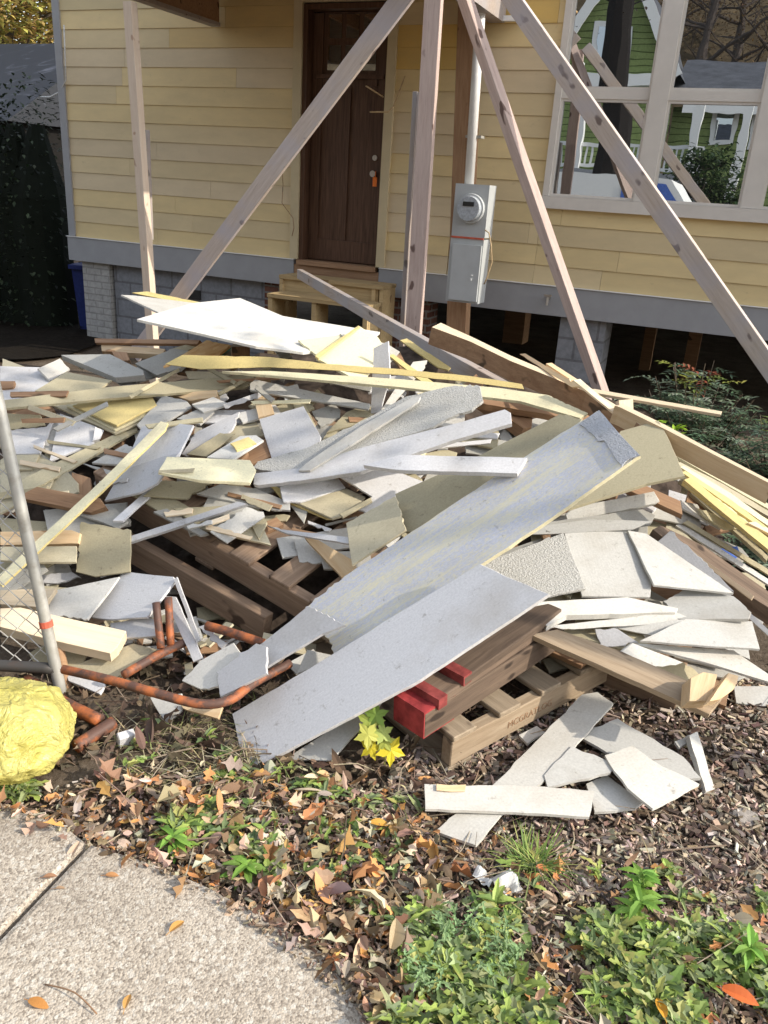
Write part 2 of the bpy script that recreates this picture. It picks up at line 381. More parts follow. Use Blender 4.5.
def siding_build():
    mb = MB()
    def strip(u0, u1, z0, z1, c, zr):
        # zr = bottom of the full course, tilt follows it
        def d(z): return DW - .014 + .009 * (z - zr) / EXP
        vs = [(u0, d(z0), z0), (u1, d(z0), z0), (u1, d(z1), z1), (u0, d(z1), z1), (u0, DW + .02, z0), (u1, DW + .02, z0), (u1, DW + .02, z1), (u0, DW + .02, z1)]
        mb.add(vs, [(0, 1, 2, 3), (4, 5, 1, 0), (0, 3, 7, 4), (1, 5, 6, 2)], c)
    k = 0; z = ZB1
    while z < WT:
        z1 = z + EXP
        for (a, b, rows) in ((UL, uDL - .1, rowsL), (uDR + .1, -2.75, rowsM), (-2.745, UR, rowsR)):
            # split at random butt joints, cut around the window
            cuts = [a, b]; x = a + U_(.6, 2.6)
            while x < b - .5: cuts.append(x); x += U_(1.4, 3.4)
            if rows is rowsR: cuts += [wo0, wo1]
            cuts = sorted(c for c in cuts if a <= c <= b); base = rows[k % len(rows)]
            for p, q in zip(cuts, cuts[1:]):
                if q - p < .01: continue
                cc = base if rnd() < .88 else random.choice((YEL, TAN, GRY, YEL)); v = U_(.93, 1.05); cc = tuple(ch * v for ch in cc)
                if rows is rowsL and p > -6.3 and k > 9: cc = tuple(.5 * m_ + .5 * n_ for m_, n_ in zip(cc, GLD))
                lo_, hi = z, z1
                if rows is rowsR and p >= wo0 - .001 and q <= wo1 + .001:
                    if z1 <= wz0 - .10: pass
                    elif z < wz0 - .10: hi = wz0 - .10
                    elif z1 < WTOP + .1: continue
                    else: lo_ = max(z, WTOP + .1)
                strip(p + .0012, q - .0012, lo_, hi - .001, cc, z)
        z = z1; k += 1
    return mb
siding_build().build('siding', M['siding'], house, FM)
hb(house, 'wall', M['gap'], [(UL, uDL - .02, DW + .02, DW + .15, ZB0, WT), (uDR + .02, wo0 + .02, DW + .021, DW + .151, ZB0, WT), (wo0 + .02, wo1 - .02, DW + .021, DW + .15, ZB0 + .001, wz0 - .05), (wo0 + .02, wo1 - .02, DW + .022, DW + .15, WTOP, WT - .001), (wo1 - .02, UR, DW + .02, DW + .15, ZB0, WT), (uDL - .02, uDR + .02, DW + .023, DW + .15, 3.2, WT - .002)])
hb(house, 'side_wall', M['siding'], [(UL, UL + .12, DW + .151, DW + 8, ZB0, WT), (UR - .12, UR, DW + .151, DW + 8, ZB0, WT), (UL, UR, DW + 8, DW + 8.1, -.6, WT)])
hb(house, 'floor', M['gap'], [(UL + .125, UR - .125, DW + .152, DW + 7.99, ZB0 + .05, ZB0 + .2)])
def roof():
    mb = MB(); a, b = UL - .25, UR + .3; f0, f1 = DW - .12, DW + 8.3; r = (f0 + f1) / 2
    vs = [(a, f0, WT), (b, f0, WT), (b, f1, WT), (a, f1, WT), (a, r, WT + 2.0), (b, r, WT + 2.0), (a, f0, WT + .12), (b, f0, WT + .12), (a, f1, WT + .12), (b, f1, WT + .12)]
    mb.add(vs, [(0, 3, 2, 1), (0, 1, 7, 6), (3, 8, 9, 2), (6, 7, 5, 4), (8, 4, 5, 9), (0, 6, 4, 8, 3), (1, 2, 9, 5, 7)])
    mb.build('roof', M['roofdark'], house, FM)
roof()
hb(house, 'corner_board', M['band'], [(UL - .02, UL + .075, DW - .03, DW + .02, ZB1 + .012, WT)])
hb(house, 'band_board', M['band'], [(UL - .04, uDL - .06, DW - .035, DW + .019, ZB0, ZB1), (uDR + .06, UR, DW - .035, DW + .019, ZB0, ZB1)])
hb(house, 'flashing', M['flash'], [(UL - .05, uDL - .06, DW - .047, DW - .02, ZB1 + .001, ZB1 + .008), (uDR + .06, UR, DW - .047, DW - .02, ZB1 + .001, ZB1 + .008)])
up1 = fq(83, 300)[0]; up2 = fq(109, 300)[0]; ub = fq(262, 300)[0]
hb(house, 'corner_pier', M['pierbrick'], [(up1, up2, DW + .03, DW + .4, -.7, ZB0 - .002)])
hb(house, 'block_wall', M['cmu'], [(up2 + .03, ub, DW + .08, DW + .25, -.7, ZB0 - .002)])
for _b in [(ub + .002, fq(284, 300)[0], DW + .05, DW + .25, -.7, ZB0 - .002), (fq(384, 310)[0], fq(397, 310)[0], DW + .05, DW + .25, -.7, ZB0 - .002), (fq(419, 315)[0], fq(427, 315)[0], DW + .05, DW + .3, -.7, ZB0 - .002)]: hb(house, 'brick_pier', M['redbrick'], [_b])
pa = fq(557, 340)[0]; pb = fq(603, 340)[0]
hb(house, 'block_pier', M['cmu'], [(pa, pb, DW + .04, DW + .44, -.7, ZB0 - .002)])
v0 = fq(188, 289, DW + .08); v1 = fq(201, 300, DW + .08)
vent = hb(house, 'foundation_vent', M['black'], [(v0[0], v1[0], DW + .06, DW + .085, v1[1], v0[1])])
for _b in [(fq(684, 360, 9.5)[0], fq(697, 360, 9.5)[0], 9.5, 9.62, -.7, ZB0), (fq(640, 360, 9.9)[0], fq(651, 360, 9.9)[0], 9.9, 10.0, -.7, ZB0), (fq(500, 360, 10.5)[0], fq(520, 360, 10.5)[0], 10.5, 10.8, -.7, ZB0)]: hb(house, 'inner_post', M['brown'], [_b])
# hose tap
hu, hz = fq(549, 300, DW - .04)
mb = MB(); mb.tube([(hu, DW - .035, hz + .02), (hu, DW - .1, hz + .02)], .017); mb.tube([(hu, DW - .09, hz + .03), (hu, DW - .1, hz - .045)], .014); mb.box(hu - .035, hu + .035, DW - .12, DW - .104, hz + .035, hz + .055)
tp = mb.build('hose_tap', M['brass'], house, FM)
# door
door = MB()
dz1 = 3.12
def dpx(px, py): return fq(px, py, DW + .12)
door.box(uDL + .03, uDR - .0, DW + .12, DW + .165, zD0 + .03, dz1)
dm = door.build('door', M['door'], house, FM)
hb(house, 'door_frame', M['door'], [(uDL - .018, uDL + .028, DW - .01, DW + .18, zD0 + .028, dz1 + .05), (uDR + .002, uDR + .018, DW - .01, DW + .18, zD0 + .028, dz1 + .05), (uDL + .03, uDR, DW - .009, DW + .18, dz1 + .005, dz1 + .05)])
hb(house, 'threshold', M['brown'], [(uDL - .018, uDR + .018, DW - .06, DW + .18, zD0 - .02, zD0 + .026)])
hb(house, 'sill_board', M['brown'], [(uDL - .055, uDR + .055, DW - .03, DW + .1, ZB0 + .03, zD0 - .022)])
hb(house, 'door_casing', M['casing'], [(uDL - .11, uDL - .02, DW - .035, DW + .02, ZB1 + .01, 3.3), (uDR + .02, uDR + .11, DW - .035, DW + .02, ZB1 + .01, 3.3), (uDL - .019, uDR + .019, DW - .034, DW + .02, 3.18, 3.299)])
def dchild(name, mat, boxes):
    mb = MB()
    for b in boxes: mb.box(*b)
    o = mb.build(name, mat, None, FM); o.parent = dm; o.matrix_parent_inverse = dm.matrix_world.inverted(); return o
FMi = FM.inverted()
dw0 = uDL + .03; dwW = uDR - dw0
zt = dpx(340, 22)[1]; 
fr = []
zp = [dpx(330, 68)[1], dpx(330, 49)[1], dpx(330, 36)[1], dpx(330, 18)[1]]
us = [dw0 + dwW * f for f in (.19, .36, .42, .58, .64, .81)]
for k in range(2):
    for i in range(3):
        dchild('pane', M['glass'], [(us[2 * i], us[2 * i + 1], DW + .112, DW + .119, zp[2 * k] - .02, zp[2 * k + 1] + .03)])
zs = dpx(340, 79)[1]
dchild('shelf_bracket', M['door'], [(dw0 + .05, dw0 + dwW - .05, DW + .075, DW + .119, zs, zs + .035), (dw0 + .12, dw0 + .2, DW + .09, DW + .118, zs - .06, zs - .001), (dw0 + dwW - .2, dw0 + dwW - .12, DW + .09, DW + .118, zs - .06, zs - .001)])
dchild('moulding', M['door'], [(dw0 + .005, dw0 + .11, DW + .1, DW + .119, zD0 + .04, dz1 - .01), (dw0 + dwW - .11, dw0 + dwW - .005, DW + .1, DW + .119, zD0 + .04, dz1 - .01), (dw0 + dwW * .5 - .012, dw0 + dwW * .5 + .012, DW + .104, DW + .119, zD0 + .25, zs - .07), (dw0 + .111, dw0 + dwW - .111, DW + .1005, DW + .119, zD0 + .04, zD0 + .24)])
hk = fq(376, 158, DW + .1); hk2 = fq(375, 174, DW + .1)
mb = MB(); mb.tube([(hk[0] - .01, DW + .119, hk[1]), (hk[0] - .01, DW + .09, hk[1])], .026, 12)
mb.tube([(hk2[0] - .01, DW + .119, hk2[1]), (hk2[0] - .01, DW + .06, hk2[1])], [.018, .03], 12)
o = mb.build('handle', M['brass'], None, FM); o.parent = dm; o.matrix_parent_inverse = dm.matrix_world.inverted()
tu, tz = fq(374.5, 181, DW + .04)
mb = MB(); mb.box(tu - .022, tu + .022, DW + .045, DW + .052, tz - .05, tz + .035); mb.tube([(tu, DW + .05, tz + .03), (tu, DW + .06, tz + .09)], .004, 5)
tag(mb.build('key_tag', M['orange'], None, FM), 'small orange tag hanging from the handle of the brown front door', 'tag')
# window
win = hb(house, 'window', M['winframe'], [(wo0, wl, DW - .045, DW + .05, wz0 - .0, WTOP), (wm0, wm1, DW - .046, DW + .05, wz0, WTOP), (wr0, wr1, DW - .045, DW + .05, wz0, WTOP), (wo1 - .1, wo1, DW - .045, DW + .05, wz0, WTOP),
    (wo0, wo1, DW - .06, DW + .05, wz0 - .104, wz0 - .002), (wo0, wo1, DW - .06, DW + .05, WTOP + .002, WTOP + .1),
    (wl, wm0, DW - .02, DW + .05, wz1 - .01, wz2 + .01), (wm1, wr0, DW - .02, DW + .05, wz1 - .01, wz2 + .01), (wr1, wo1 - .1, DW - .02, DW + .05, wz1 - .01, wz2 + .01)])
for (a, b) in ((wl, wm0), (wm1, wr0), (wr1, wo1 - .1)):
    for (p, q) in ((wz0, wz1 - .01), (wz2 + .01, WTOP)):
        mb = MB(); tl = U_(-.002, .002)
        mb.add([(a, DW + .012 + tl, p), (b, DW + .012 - tl, p), (b, DW + .014 - tl, q), (a, DW + .014 + tl, q)], [(0, 1, 2, 3)])
        o = mb.build('pane', M['glass'], None, FM); o.parent = win; o.matrix_parent_inverse = win.matrix_world.inverted()
        mb = MB(); e = .022
        for bx in ((a, a + e, p, q), (b - e, b, p, q), (a + e, b - e, p, p + e), (a + e, b - e, q - e, q)): mb.box(bx[0], bx[1], DW - .012, DW + .011, bx[2], bx[3])
        o = mb.build('sash', M['winframe'], None, FM); o.parent = win; o.matrix_parent_inverse = win.matrix_world.inverted()
# porch roof: two beams, a ceiling and a front beam, held up by the props
pr = empty('porch_roof', fw(-4, 7, 3.1), 'unfinished porch roof with bare plywood underside above the brown door', 'porch roof')
bl = fq(221, 27, DW - .04); br = fq(505, 24, DW - .04); DF = 5.75; zb = bl[1]
hb(pr, 'side_beam', M['weather'], [(bl[0] - .10, bl[0], DF, DW - .05, zb, zb + .035)]); hb(pr, 'side_panel', M['brown'], [(bl[0] - .09, bl[0] - .012, DF, DW - .05, zb + .036, zb + .5)])
hb(pr, 'side_beam', M['weather'], [(br[0] - .14, br[0], DF, DW - .05, zb, zb + .5)])
hb(pr, 'front_beam', M['weather'], [(bl[0] - .1, br[0], DF - .05, DF - .003, zb + .003, zb + .5)])
hb(pr, 'ceiling', M['osb'], [(bl[0] - .3, br[0] + .1, DF - .2, DW - .02, zb + .502, zb + .52)])
hb(pr, 'end_block', M['flash'], [(br[0] + .001, fq(522, 24)[0], DW - .11, DW - .05, zb + .005, zb + .045)])
hb(pr, 'joist', M['brown'], [(bl[0] + .35 + k * .45, bl[0] + .39 + k * .45, DF + .002, DW - .06, zb + .36, zb + .50) for k in range(6)])

# ---------------------------------------------------------------- props, posts, meter
def beam(name, mat, a, b, w, h, label, cat, up=ZV, group=None, parent=None):
    a = Vector(a); b = Vector(b); d = (b - a).normalized(); x = d.cross(up).normalized(); u = x.cross(d).normalized(); L = (b - a).length
    mb = MB(); n = max(2, int(L / .3)); vs = []; ph = rnd() * 9
    for k in range(n + 1):
        t = L * k / n; wb = .004 * math.sin(t * 1.7 + ph)
        for sx, su in ((-1, -1), (1, -1), (1, 1), (-1, 1)): vs.append((t - L / 2, sx * w / 2 + wb, su * h / 2 + wb * .6))
    fs = [(0, 1, 2, 3), tuple(4 * n + i for i in (3, 2, 1, 0))]
    for k in range(n):
        for i in range(4):
            j = (i + 1) % 4; fs.append((4 * k + j, 4 * k + i, 4 * k + 4 + i, 4 * k + 4 + j))
    mb.add(vs, fs)
    Mx = Matrix(((d.x, -x.x, u.x, 0), (d.y, -x.y, u.y, 0), (d.z, -x.z, u.z, 0), (0, 0, 0, 1))); Mx.translation = (a + b) / 2
    o = mb.build(name, mat, parent, Mx); bv = o.modifiers.new('bevel', 'BEVEL'); bv.width = .004; bv.segments = 2
    return tag(o, label, cat, group)
def fpt(px, py, d): u, z = fq(px, py, d); return fw(u, d, z)
def prop(name, mat, p0, d0, p1, d1, w, h, label, cat, group=None, ext0=0, ext1=0, off=None, rot=0):
    a = fpt(*p0, d0); b = fpt(*p1, d1); dd = (b - a).normalized(); a -= dd * ext0; b += dd * ext1
    if off: a += off; b += off
    return beam(name, mat, a, b, h, w, label, cat, up=Matrix.Rotation(math.radians(rot), 3, dd) @ dd.cross(NV).normalized(), group=group)
ROT2, ROT3 = -38, -12
GP = 'timber props under the porch roof'
prop('porch_prop', M['lav'], (150, 335), 6.1, (404, -4), 5.95, .14, .038, 'weathered plank brace leaning up and right past the brown door', 'brace', GP, .3, .55)
prop('porch_post', M['postw'], (150, 300), 5.9, (130, 2), 5.8, .078, .075, 'pale new upright post in front of the left siding', 'post', GP, .9, .0)
prop('nailed_stud', M['weather'], (151, 240), 5.99, (147, 130), 5.97, .02, .05, 'thin dark stud fixed behind the pale upright post', 'stud')
prop('porch_post', M['pink'], (414, 325), 5.6, (434, 0), 5.6, .115, .05, 'knotty pinkish upright plank standing right of the brown door', 'post', GP, .7, .4)
prop('nailed_stud', M['weather'], (404, 320), 5.66, (416.5, 92), 5.66, .035, .06, 'shorter grey stud fixed to the left edge of the knotty upright plank', 'stud', None, .6)
prop('porch_prop', M['pink'], (603, 398), 5.5, (464, -4), 5.75, .088, .06, 'brace leaning up and left with one bright sunlit edge beside the meter', 'brace', GP, .25, .5, rot=ROT2)
prop('porch_prop', M['lav'], (768, 365), 5.3, (510, -4), 5.75, .108, .042, 'long grey brace crossing in front of the big windows', 'brace', GP, .9, .5, rot=ROT3)
# meter pole
mp = empty('meter_pole', fpt(458, 330, 7.45), 'brown wooden pole in front of the siding carrying the electricity meter', 'utility pole')
def mbeam(name, mat, p0, p1, d, w, h):
    a = fpt(*p0, d); b = fpt(*p1, d); return beam(name, mat, a, b, h, w, None, None, up=(b - a).normalized().cross(NV).normalized(), parent=mp)
mbeam('pole', M['brown'], (456, 380), (473, -40), 7.52, .19, .13)
def tubef(name, mat, pts, r, n=10, parent=None):
    mb = MB(); mb.tube([fpt(*p[:2], p[2]) for p in pts], r, n); mb.smooth = True; return mb.build(name, mat, parent)
cond = tubef('conduit', M['pvc'], [(469, 185, 7.36), (484, -40, 7.36)], .042, 12, mp)
a = fpt(475, 137, 7.40); mb = MB(); mb.bar(a - EV * .07, a + EV * .07, .1, .02); mb.build('strap', M['galv'], mp)
mu0 = fq(452.5, 183, 7.2); mu1 = fq(487.5, 186, 7.2); mbz = fq(449, 301, 7.2)[1]; mzm = fq(452, 236, 7.2)[1]
ml = (mu0[0] + fq(449, 301, 7.2)[0]) / 2
mr = ml + .305
meter = empty('electric_meter', fw((ml + mr) / 2, 7.3, mbz), 'grey electricity meter box with round glass dial above a lower breaker cabinet', 'electric meter')
hb(meter, 'meter_cabinet', M['meter'], [(ml, mr, 7.2, 7.4, mzm + .004, mu0[1])])
hb(meter, 'breaker_cabinet', M['meter'], [(ml - .004, mr - .004, 7.2, 7.4, mbz, mzm - .012)])
hb(meter, 'breaker_door', M['meterd'], [(ml + .03, mr - .012, 7.175, 7.199, mbz + .02, mzm - .06)])
hb(meter, 'red_stripe', M['redtape'], [(ml + .002, mr - .01, 7.193, 7.21, mzm - .012, mzm + .0035)])
hb(meter, 'latch', M['flash'], [(mr - .085, mr - .07, 7.165, 7.174, mbz + .2, mbz + .22), (mr - .08, mr - .065, 7.165, 7.174, mbz + .24, mbz + .25)])
dz_ = (mzm + mu0[1]) / 2 + .02; du_ = (ml + mr) / 2 + .005
mb = MB(); 
def disc(mb, r0, d0, r1, d1, n=28):
    vs = [(du_ + r0 * math.cos(2 * math.pi * k / n), d0, dz_ + r0 * math.sin(2 * math.pi * k / n)) for k in range(n)] + [(du_ + r1 * math.cos(2 * math.pi * k / n), d1, dz_ + r1 * math.sin(2 * math.pi * k / n)) for k in range(n)]
    mb.add(vs, [(k, (k + 1) % n, n + (k + 1) % n, n + k) for k in range(n)] + [tuple(n + k for k in range(n))])
disc(mb, .125, 7.199, .12, 7.165); mb.build('dial_ring', M['meterd'], meter, FM)
mb = MB(); disc(mb, .105, 7.165, .098, 7.12); mb.build('glass_dome', M['dome'], meter, FM)
mb = MB(); mb.box(du_ - .05, du_ + .05, 7.114, 7.119, dz_ + .02, dz_ + .055); mb.build('display', M['black'], meter, FM)
for (pts, lab, nm, r, mt) in (
    ([(485, 230, 7.17), (489, 233, 7.16), (491, 245, 7.15), (492, 262, 7.15), (486, 280, 7.16), (484, 284, 7.17)], 'tan wire looping out beside the electricity meter', 'loose_wire', .006, 'wire'),
    ([(383, 97, 7.74), (374, 91, 7.6), (366, 86, 7.5)], 'stub of tan wire sticking out beside the door, upper one', 'loose_wire', .007, 'wire'),
    ([(405, 76, 7.74), (398, 95, 7.7), (393, 107, 7.6), (388, 112, 7.6), (370, 112, 7.45)], 'tan wire curving from the siding across the right door casing', 'loose_wire', .007, 'wire'),
    ([(282, 165, 7.74), (283, 185, 7.74), (282, 203, 7.74), (293, 218, 7.74), (294, 228, 7.74), (292, 236, 7.74)], 'thin dark wire trailing down the siding left of the door', 'loose_wire', .004, 'brown'),
    ([(64, 25, 7.72), (66, 80, 7.74), (60, 92, 7.8), (50, 97, 8.0), (41, 97, 8.2)], 'pale cable hooking off the house corner board', 'cable', .008, 'whitewire')):
    tag(tubef(nm, M[mt], pts, r, 6), lab, 'wire')
# wooden steps
st = empty('wooden_steps', fpt(330, 310, 7.2), 'unpainted wooden steps below the front door', 'steps')
t1 = fq(280, 275, 7.45); t1r = fq(384, 287, 7.3); t2 = fq(270, 297, 7.05); t2r = fq(352, 306, 7.05)
s0, s1 = fq(279, 280, 7.3)[0], fq(383, 290, 7.3)[0]; z1_ = fq(330, 284, 7.3)[1]; l0, l1 = fq(268, 297, 7.02)[0], fq(345, 305, 7.02)[0] + .25; z2_ = fq(310, 302, 7.02)[1]
hb(st, 'tread', M['treated'], [(s0, s1, 7.3, 7.62, z1_, z1_ + .035)]); hb(st, 'tread', M['treated'], [(l0, l1, 7.0, 7.29, z2_, z2_ + .035)])
hb(st, 'riser', M['treated'], [(s0 + .04, s1 - .06, 7.33, 7.36, z1_ - .13, z1_ - .002)])
for k, (x, w_) in enumerate(((s0, .04), (s1 - .04, .04), (s1 - .12, .035))): hb(st, 'side_board', M['treated'], [(x, x + w_, 7.31, 7.6, -.3, z1_ - .002)])
for x in (l0 + .0, l0 + .48, l1 - .06): hb(st, 'leg', M['treated'], [(x, x + .045, 7.02, 7.28, -.3, z2_ - .002)])

# ================================================================ THE SCRAP PILE
import numpy as np
def lerpt(tab, x):
    if x <= tab[0][0]: return tab[0][1]
    for (a, b), (c, d) in zip(tab, tab[1:]):
        if x <= c: return b + (d - b) * (x - a) / (c - a)
    return tab[-1][1]
FOOT = [(-2.6, 2.7), (-1.2, 2.35), (-.4, 1.98), (.3, 2.1), (.8, 2.3), (1.5, 2.5), (2.6, 3.0)]
CAP = [(-3.2, .3), (-1.7, .62), (-.7, .95), (.2, 1.02), (.9, .92), (1.7, .68), (2.4, .38), (3.4, 0.)]
def H(x, y):
    r = .43 * (y - lerpt(FOOT, x)); c = lerpt(CAP, x)
    h = min(r, c) if abs(r - c) > .1 else min(r, c) - (.1 - abs(r - c)) ** 2 / .4
    return max(h, 0) * (1 - sstep(4.9, 5.8, y))
def mound_t(px, py):
    r = ray(px, py); t = 1.2; best = (9., 9.)
    while t < 6:
        p = CAM + r * t; g = p.z - H(p.x, p.y)
        if H(p.x, p.y) > .15 and g < best[0]: best = (g, t)
        if g < 0: return t
        t += .02
    return best[1]
ZB = []                                         # placed faces: (pixel polygon, bbox, N)
def inpoly(p, poly):
    x, y = p; c = False; n = len(poly); j = n - 1
    for i in range(n):
        xi, yi = poly[i]; xj, yj = poly[j]
        if (yi > y) != (yj > y) and x < (xj - xi) * (y - yi) / (yj - yi) + xi: c = not c
        j = i
    return c
def wtop(px, py):
    w_ = 1 / mound_t(px, py); r = ray(px, py)
    for poly, bb, N in ZB:
        if bb[0] <= px <= bb[1] and bb[2] <= py <= bb[3] and inpoly((px, py), poly):
            w_ = max(w_, N.dot(r))
    return w_
CR = {'A': (0, 280, 3), 'B': (200, 280, 3), 'C': (400, 280, 3), 'D': (568, 300, 3.84), 'E': (0, 480, 3), 'F': (200, 480, 3), 'G': (380, 500, 1.979), 'H': (384, 700, 2), 'O': (0, 0, 1)}
def PX(tg, fl):
    ox, oy, s = CR[tg]; return [(ox + fl[i] / s, oy + fl[i + 1] / s) for i in range(0, len(fl), 2)]
R2_ = random.Random(5); rg_ = R2_.random
def board(name, tg, fl, mat, label, cat='board', th=.009, n=None, group=None, prior=(-.1, -.34, .93), pb=.45, jit=.0007, col=True, side=None, maxk=1.2, under=False, bend=0):
    pts = PX(tg, fl) if tg else fl
    cx = sum(p[0] for p in pts) / len(pts); cy = sum(p[1] for p in pts) / len(pts)
    sm = [(cx, cy)] + [(cx + (p[0] - cx) * .94, cy + (p[1] - cy) * .94) for p in pts]
    x0, x1 = min(p[0] for p in pts), max(p[0] for p in pts); y0, y1 = min(p[1] for p in pts), max(p[1] for p in pts)
    gx = max(6., (x1 - x0) / 14); gy = max(5., (y1 - y0) / 10)
    yy = y0 + gy / 2
    while yy < y1:
        xx = x0 + gx / 2
        while xx < x1:
            if inpoly((xx, yy), pts): sm.append((xx, yy))
            xx += gx
        yy += gy
    ws = np.array([wtop(*p) for p in sm]); R = np.array([list(ray(*p)) for p in sm])
    pr_ = -Vector(prior).normalized()
    if n is not None: nd = -Vector(n).normalized()
    else:
        A = R.T @ R + np.eye(3) * 1e-4; sol = np.linalg.solve(A, R.T @ ws); nf = Vector(sol).normalized()
        nd = (nf * (1 - pb) + pr_ * pb).normalized()
        if -nd.z < .35: nd = (nd * .4 + pr_ * .6).normalized()
        nd = (nd + Vector((U_(-1, 1), U_(-1, 1), 0)) * .035).normalized()
    dots = R @ np.array(list(nd))
    if dots.min() < .04:
        nd = (nd * .5 + Vector(FW) * .5).normalized(); dots = R @ np.array(list(nd))
    ratios = ws / dots
    k = float(np.max(ratios)); med = float(np.median(ratios))
    if k > med * maxk: k = med * maxk
    # room for the thickness and a hair of air
    k = k / (1 - (th * .9 + .003) * k)
    N = nd * k
    ZB.append((pts, (x0, x1, y0, y1), N))
    P = []
    for p in pts:
        r = ray(*p); P.append(CAM + r / N.dot(r))
    out = -nd
    # local frame, x along the longest edge
    L = max(range(len(P)), key=lambda i: (P[(i + 1) % len(P)] - P[i]).length)
    ex = (P[(L + 1) % len(P)] - P[L]).normalized(); ey = out.cross(ex).normalized(); ce = sum(P, Vector()) / len(P)
    loc = [((q - ce).dot(ex), (q - ce).dot(ey)) for q in P]
    # ragged edges
    e = []
    for i in range(len(loc)):
        a = Vector(loc[i]); b = Vector(loc[(i + 1) % len(loc)]); d = b - a; m = max(1, int(d.length / .035)); pn = Vector((-d.y, d.x)).normalized() if d.length > 0 else Vector((0, 0))
        e.append(a)
        if jit:
            jj_ = jit * (3.6 if th < .015 and .03 < d.length < .2 and rg_() < .3 else (0 if th > .035 else 1))
            if jj_ > jit: m = max(m, int(d.length / .014))
            for q in range(1, m): e.append(a + d * (q / m + U_(-.2, .2) / m) + pn * random.gauss(0, jj_))
    if sum(a.x * b.y - b.x * a.y for a, b in zip(e, e[1:] + e[:1])) < 0: e.reverse()
    nn = len(e); ch = min(.0014, th * .2)
    mb = MB(); cen = sum(e, Vector((0, 0))) / nn
    def ins(q, dd):
        v = cen - q; return q + v.normalized() * dd
    span = max(abs(q.x) for q in e) or 1
    top = [(*ins(q, ch), 0) for q in e]; mid = [(q.x, q.y, -ch) for q in e]; bot = [(q.x, q.y, -th) for q in e]
    mb.add(top + mid + bot, [tuple(range(nn)), tuple(2 * nn + i for i in range(nn))[::-1]] + [f for i in range(nn) for f in ((i + nn, (i + 1) % nn + nn, (i + 1) % nn, i), (i + 2 * nn, (i + 1) % nn + 2 * nn, (i + 1) % nn + nn, i + nn))])
    Mx = Matrix(((ex.x, ey.x, out.x, ce.x), (ex.y, ey.y, out.y, ce.y), (ex.z, ey.z, out.z, ce.z), (0, 0, 0, 1)))
    if side:
        for q in range(2, len(mb.m)): mb.m[q] = 1
    o = mb.build(name, [mat, M[side]] if side else mat, None, Mx)
    tag(o, label, cat, group)
    return o

FC = 'fibre_cement_board'
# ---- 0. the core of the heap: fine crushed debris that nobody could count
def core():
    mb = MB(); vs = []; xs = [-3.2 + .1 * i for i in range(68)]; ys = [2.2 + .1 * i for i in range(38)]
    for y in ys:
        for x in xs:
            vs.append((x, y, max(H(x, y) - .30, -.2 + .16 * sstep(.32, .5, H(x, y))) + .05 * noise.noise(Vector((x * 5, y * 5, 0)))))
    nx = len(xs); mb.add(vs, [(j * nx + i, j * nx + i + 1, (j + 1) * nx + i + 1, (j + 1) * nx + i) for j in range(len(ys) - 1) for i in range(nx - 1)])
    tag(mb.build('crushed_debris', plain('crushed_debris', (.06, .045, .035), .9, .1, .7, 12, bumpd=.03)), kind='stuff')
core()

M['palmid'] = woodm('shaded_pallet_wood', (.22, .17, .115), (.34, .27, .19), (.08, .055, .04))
M['oldpal'] = woodm('old_or_shaded_pallet_wood', (.20, .13, .085), (.33, .235, .16), (.05, .03, .02))
# ---- pallets (each deck board, stringer and block is a part)
def pallet(o, ux, uy, L, W, label, group='wooden pallets under the pile', nd=6, mat='pallet', st_mat=None, hgt=.09, bw=.095):
    ux = ux.normalized(); uz = ux.cross(uy).normalized(); uy = uz.cross(ux).normalized()
    Mx = Matrix(((ux.x, uy.x, uz.x, o.x), (ux.y, uy.y, uz.y, o.y), (ux.z, uy.z, uz.z, o.z), (0, 0, 0, 1)))
    r = empty('pallet', o, label, 'pallet', group)
    def pb_(nm, m, *b):
        mb = MB(); cxm = Matrix.Translation(((b[0] + b[1]) / 2, (b[2] + b[3]) / 2, (b[4] + b[5]) / 2))
        hx, hy, hz = (b[1] - b[0]) / 2, (b[3] - b[2]) / 2, (b[5] - b[4]) / 2
        if hy > hx: cxm = cxm @ Matrix.Rotation(math.pi / 2, 4, 'Z'); hx, hy = hy, hx
        cxm = cxm @ Matrix.Rotation(U_(-.012, .012), 4, 'Z')
        mb.box(-hx, hx, -hy, hy, -hz, hz); q = mb.build(nm, M[m], r, Mx @ cxm); bv = q.modifiers.new('b', 'BEVEL'); bv.width = .003
    for y in (0, W / 2 - .02, W - .04): pb_('stringer', st_mat or mat, 0, L, y, y + .042, .019, .019 + hgt)
    for k in range(nd):
        x = (L - bw) * k / (nd - 1); pb_('deck_board', mat, x, x + bw, -.004, W + .004, .020 + hgt, .038 + hgt)
    for k in (0, nd // 2, nd - 1):
        x = (L - bw) * k / (nd - 1); pb_('bottom_board', mat, x, x + bw, -.003, W + .003, 0, .018)
    return r
def ptz(px, py, z): return gz(px, py, z)
a = ptz(117, 512, .30); b = ptz(306, 628, .13); d = (b - a).normalized()
a = a - d * .12
pallet(a, d, Vector((.45, .9, .22)), 1.25, 1.0, 'dark weathered pallet tilted under the left half of the heap', mat='oldpal', nd=7, hgt=.11)
beam('old_timber', M['oldpal'], ptz(60, 508, .29), ptz(268, 626, .12), .05, .10, 'thick old timber in front of the dark tilted pallet', 'timber')
beam('old_timber', M['oldpal'], ptz(205, 560, .18), ptz(318, 520, .30), .07, .035, 'old plank crossing under the dark tilted pallet', 'plank')
0 and pallet(ptz(20, 505, .42), (ptz(200, 520, .38) - ptz(20, 505, .42)), Vector((.2, .95, .05)), 1.0, .8, 'brown pallet end buried under siding scraps behind the chain link fence', mat='brown', nd=5)
c0 = ptz(449, 772, .0); c1 = ptz(606, 686, .03); d = (c1 - c0)
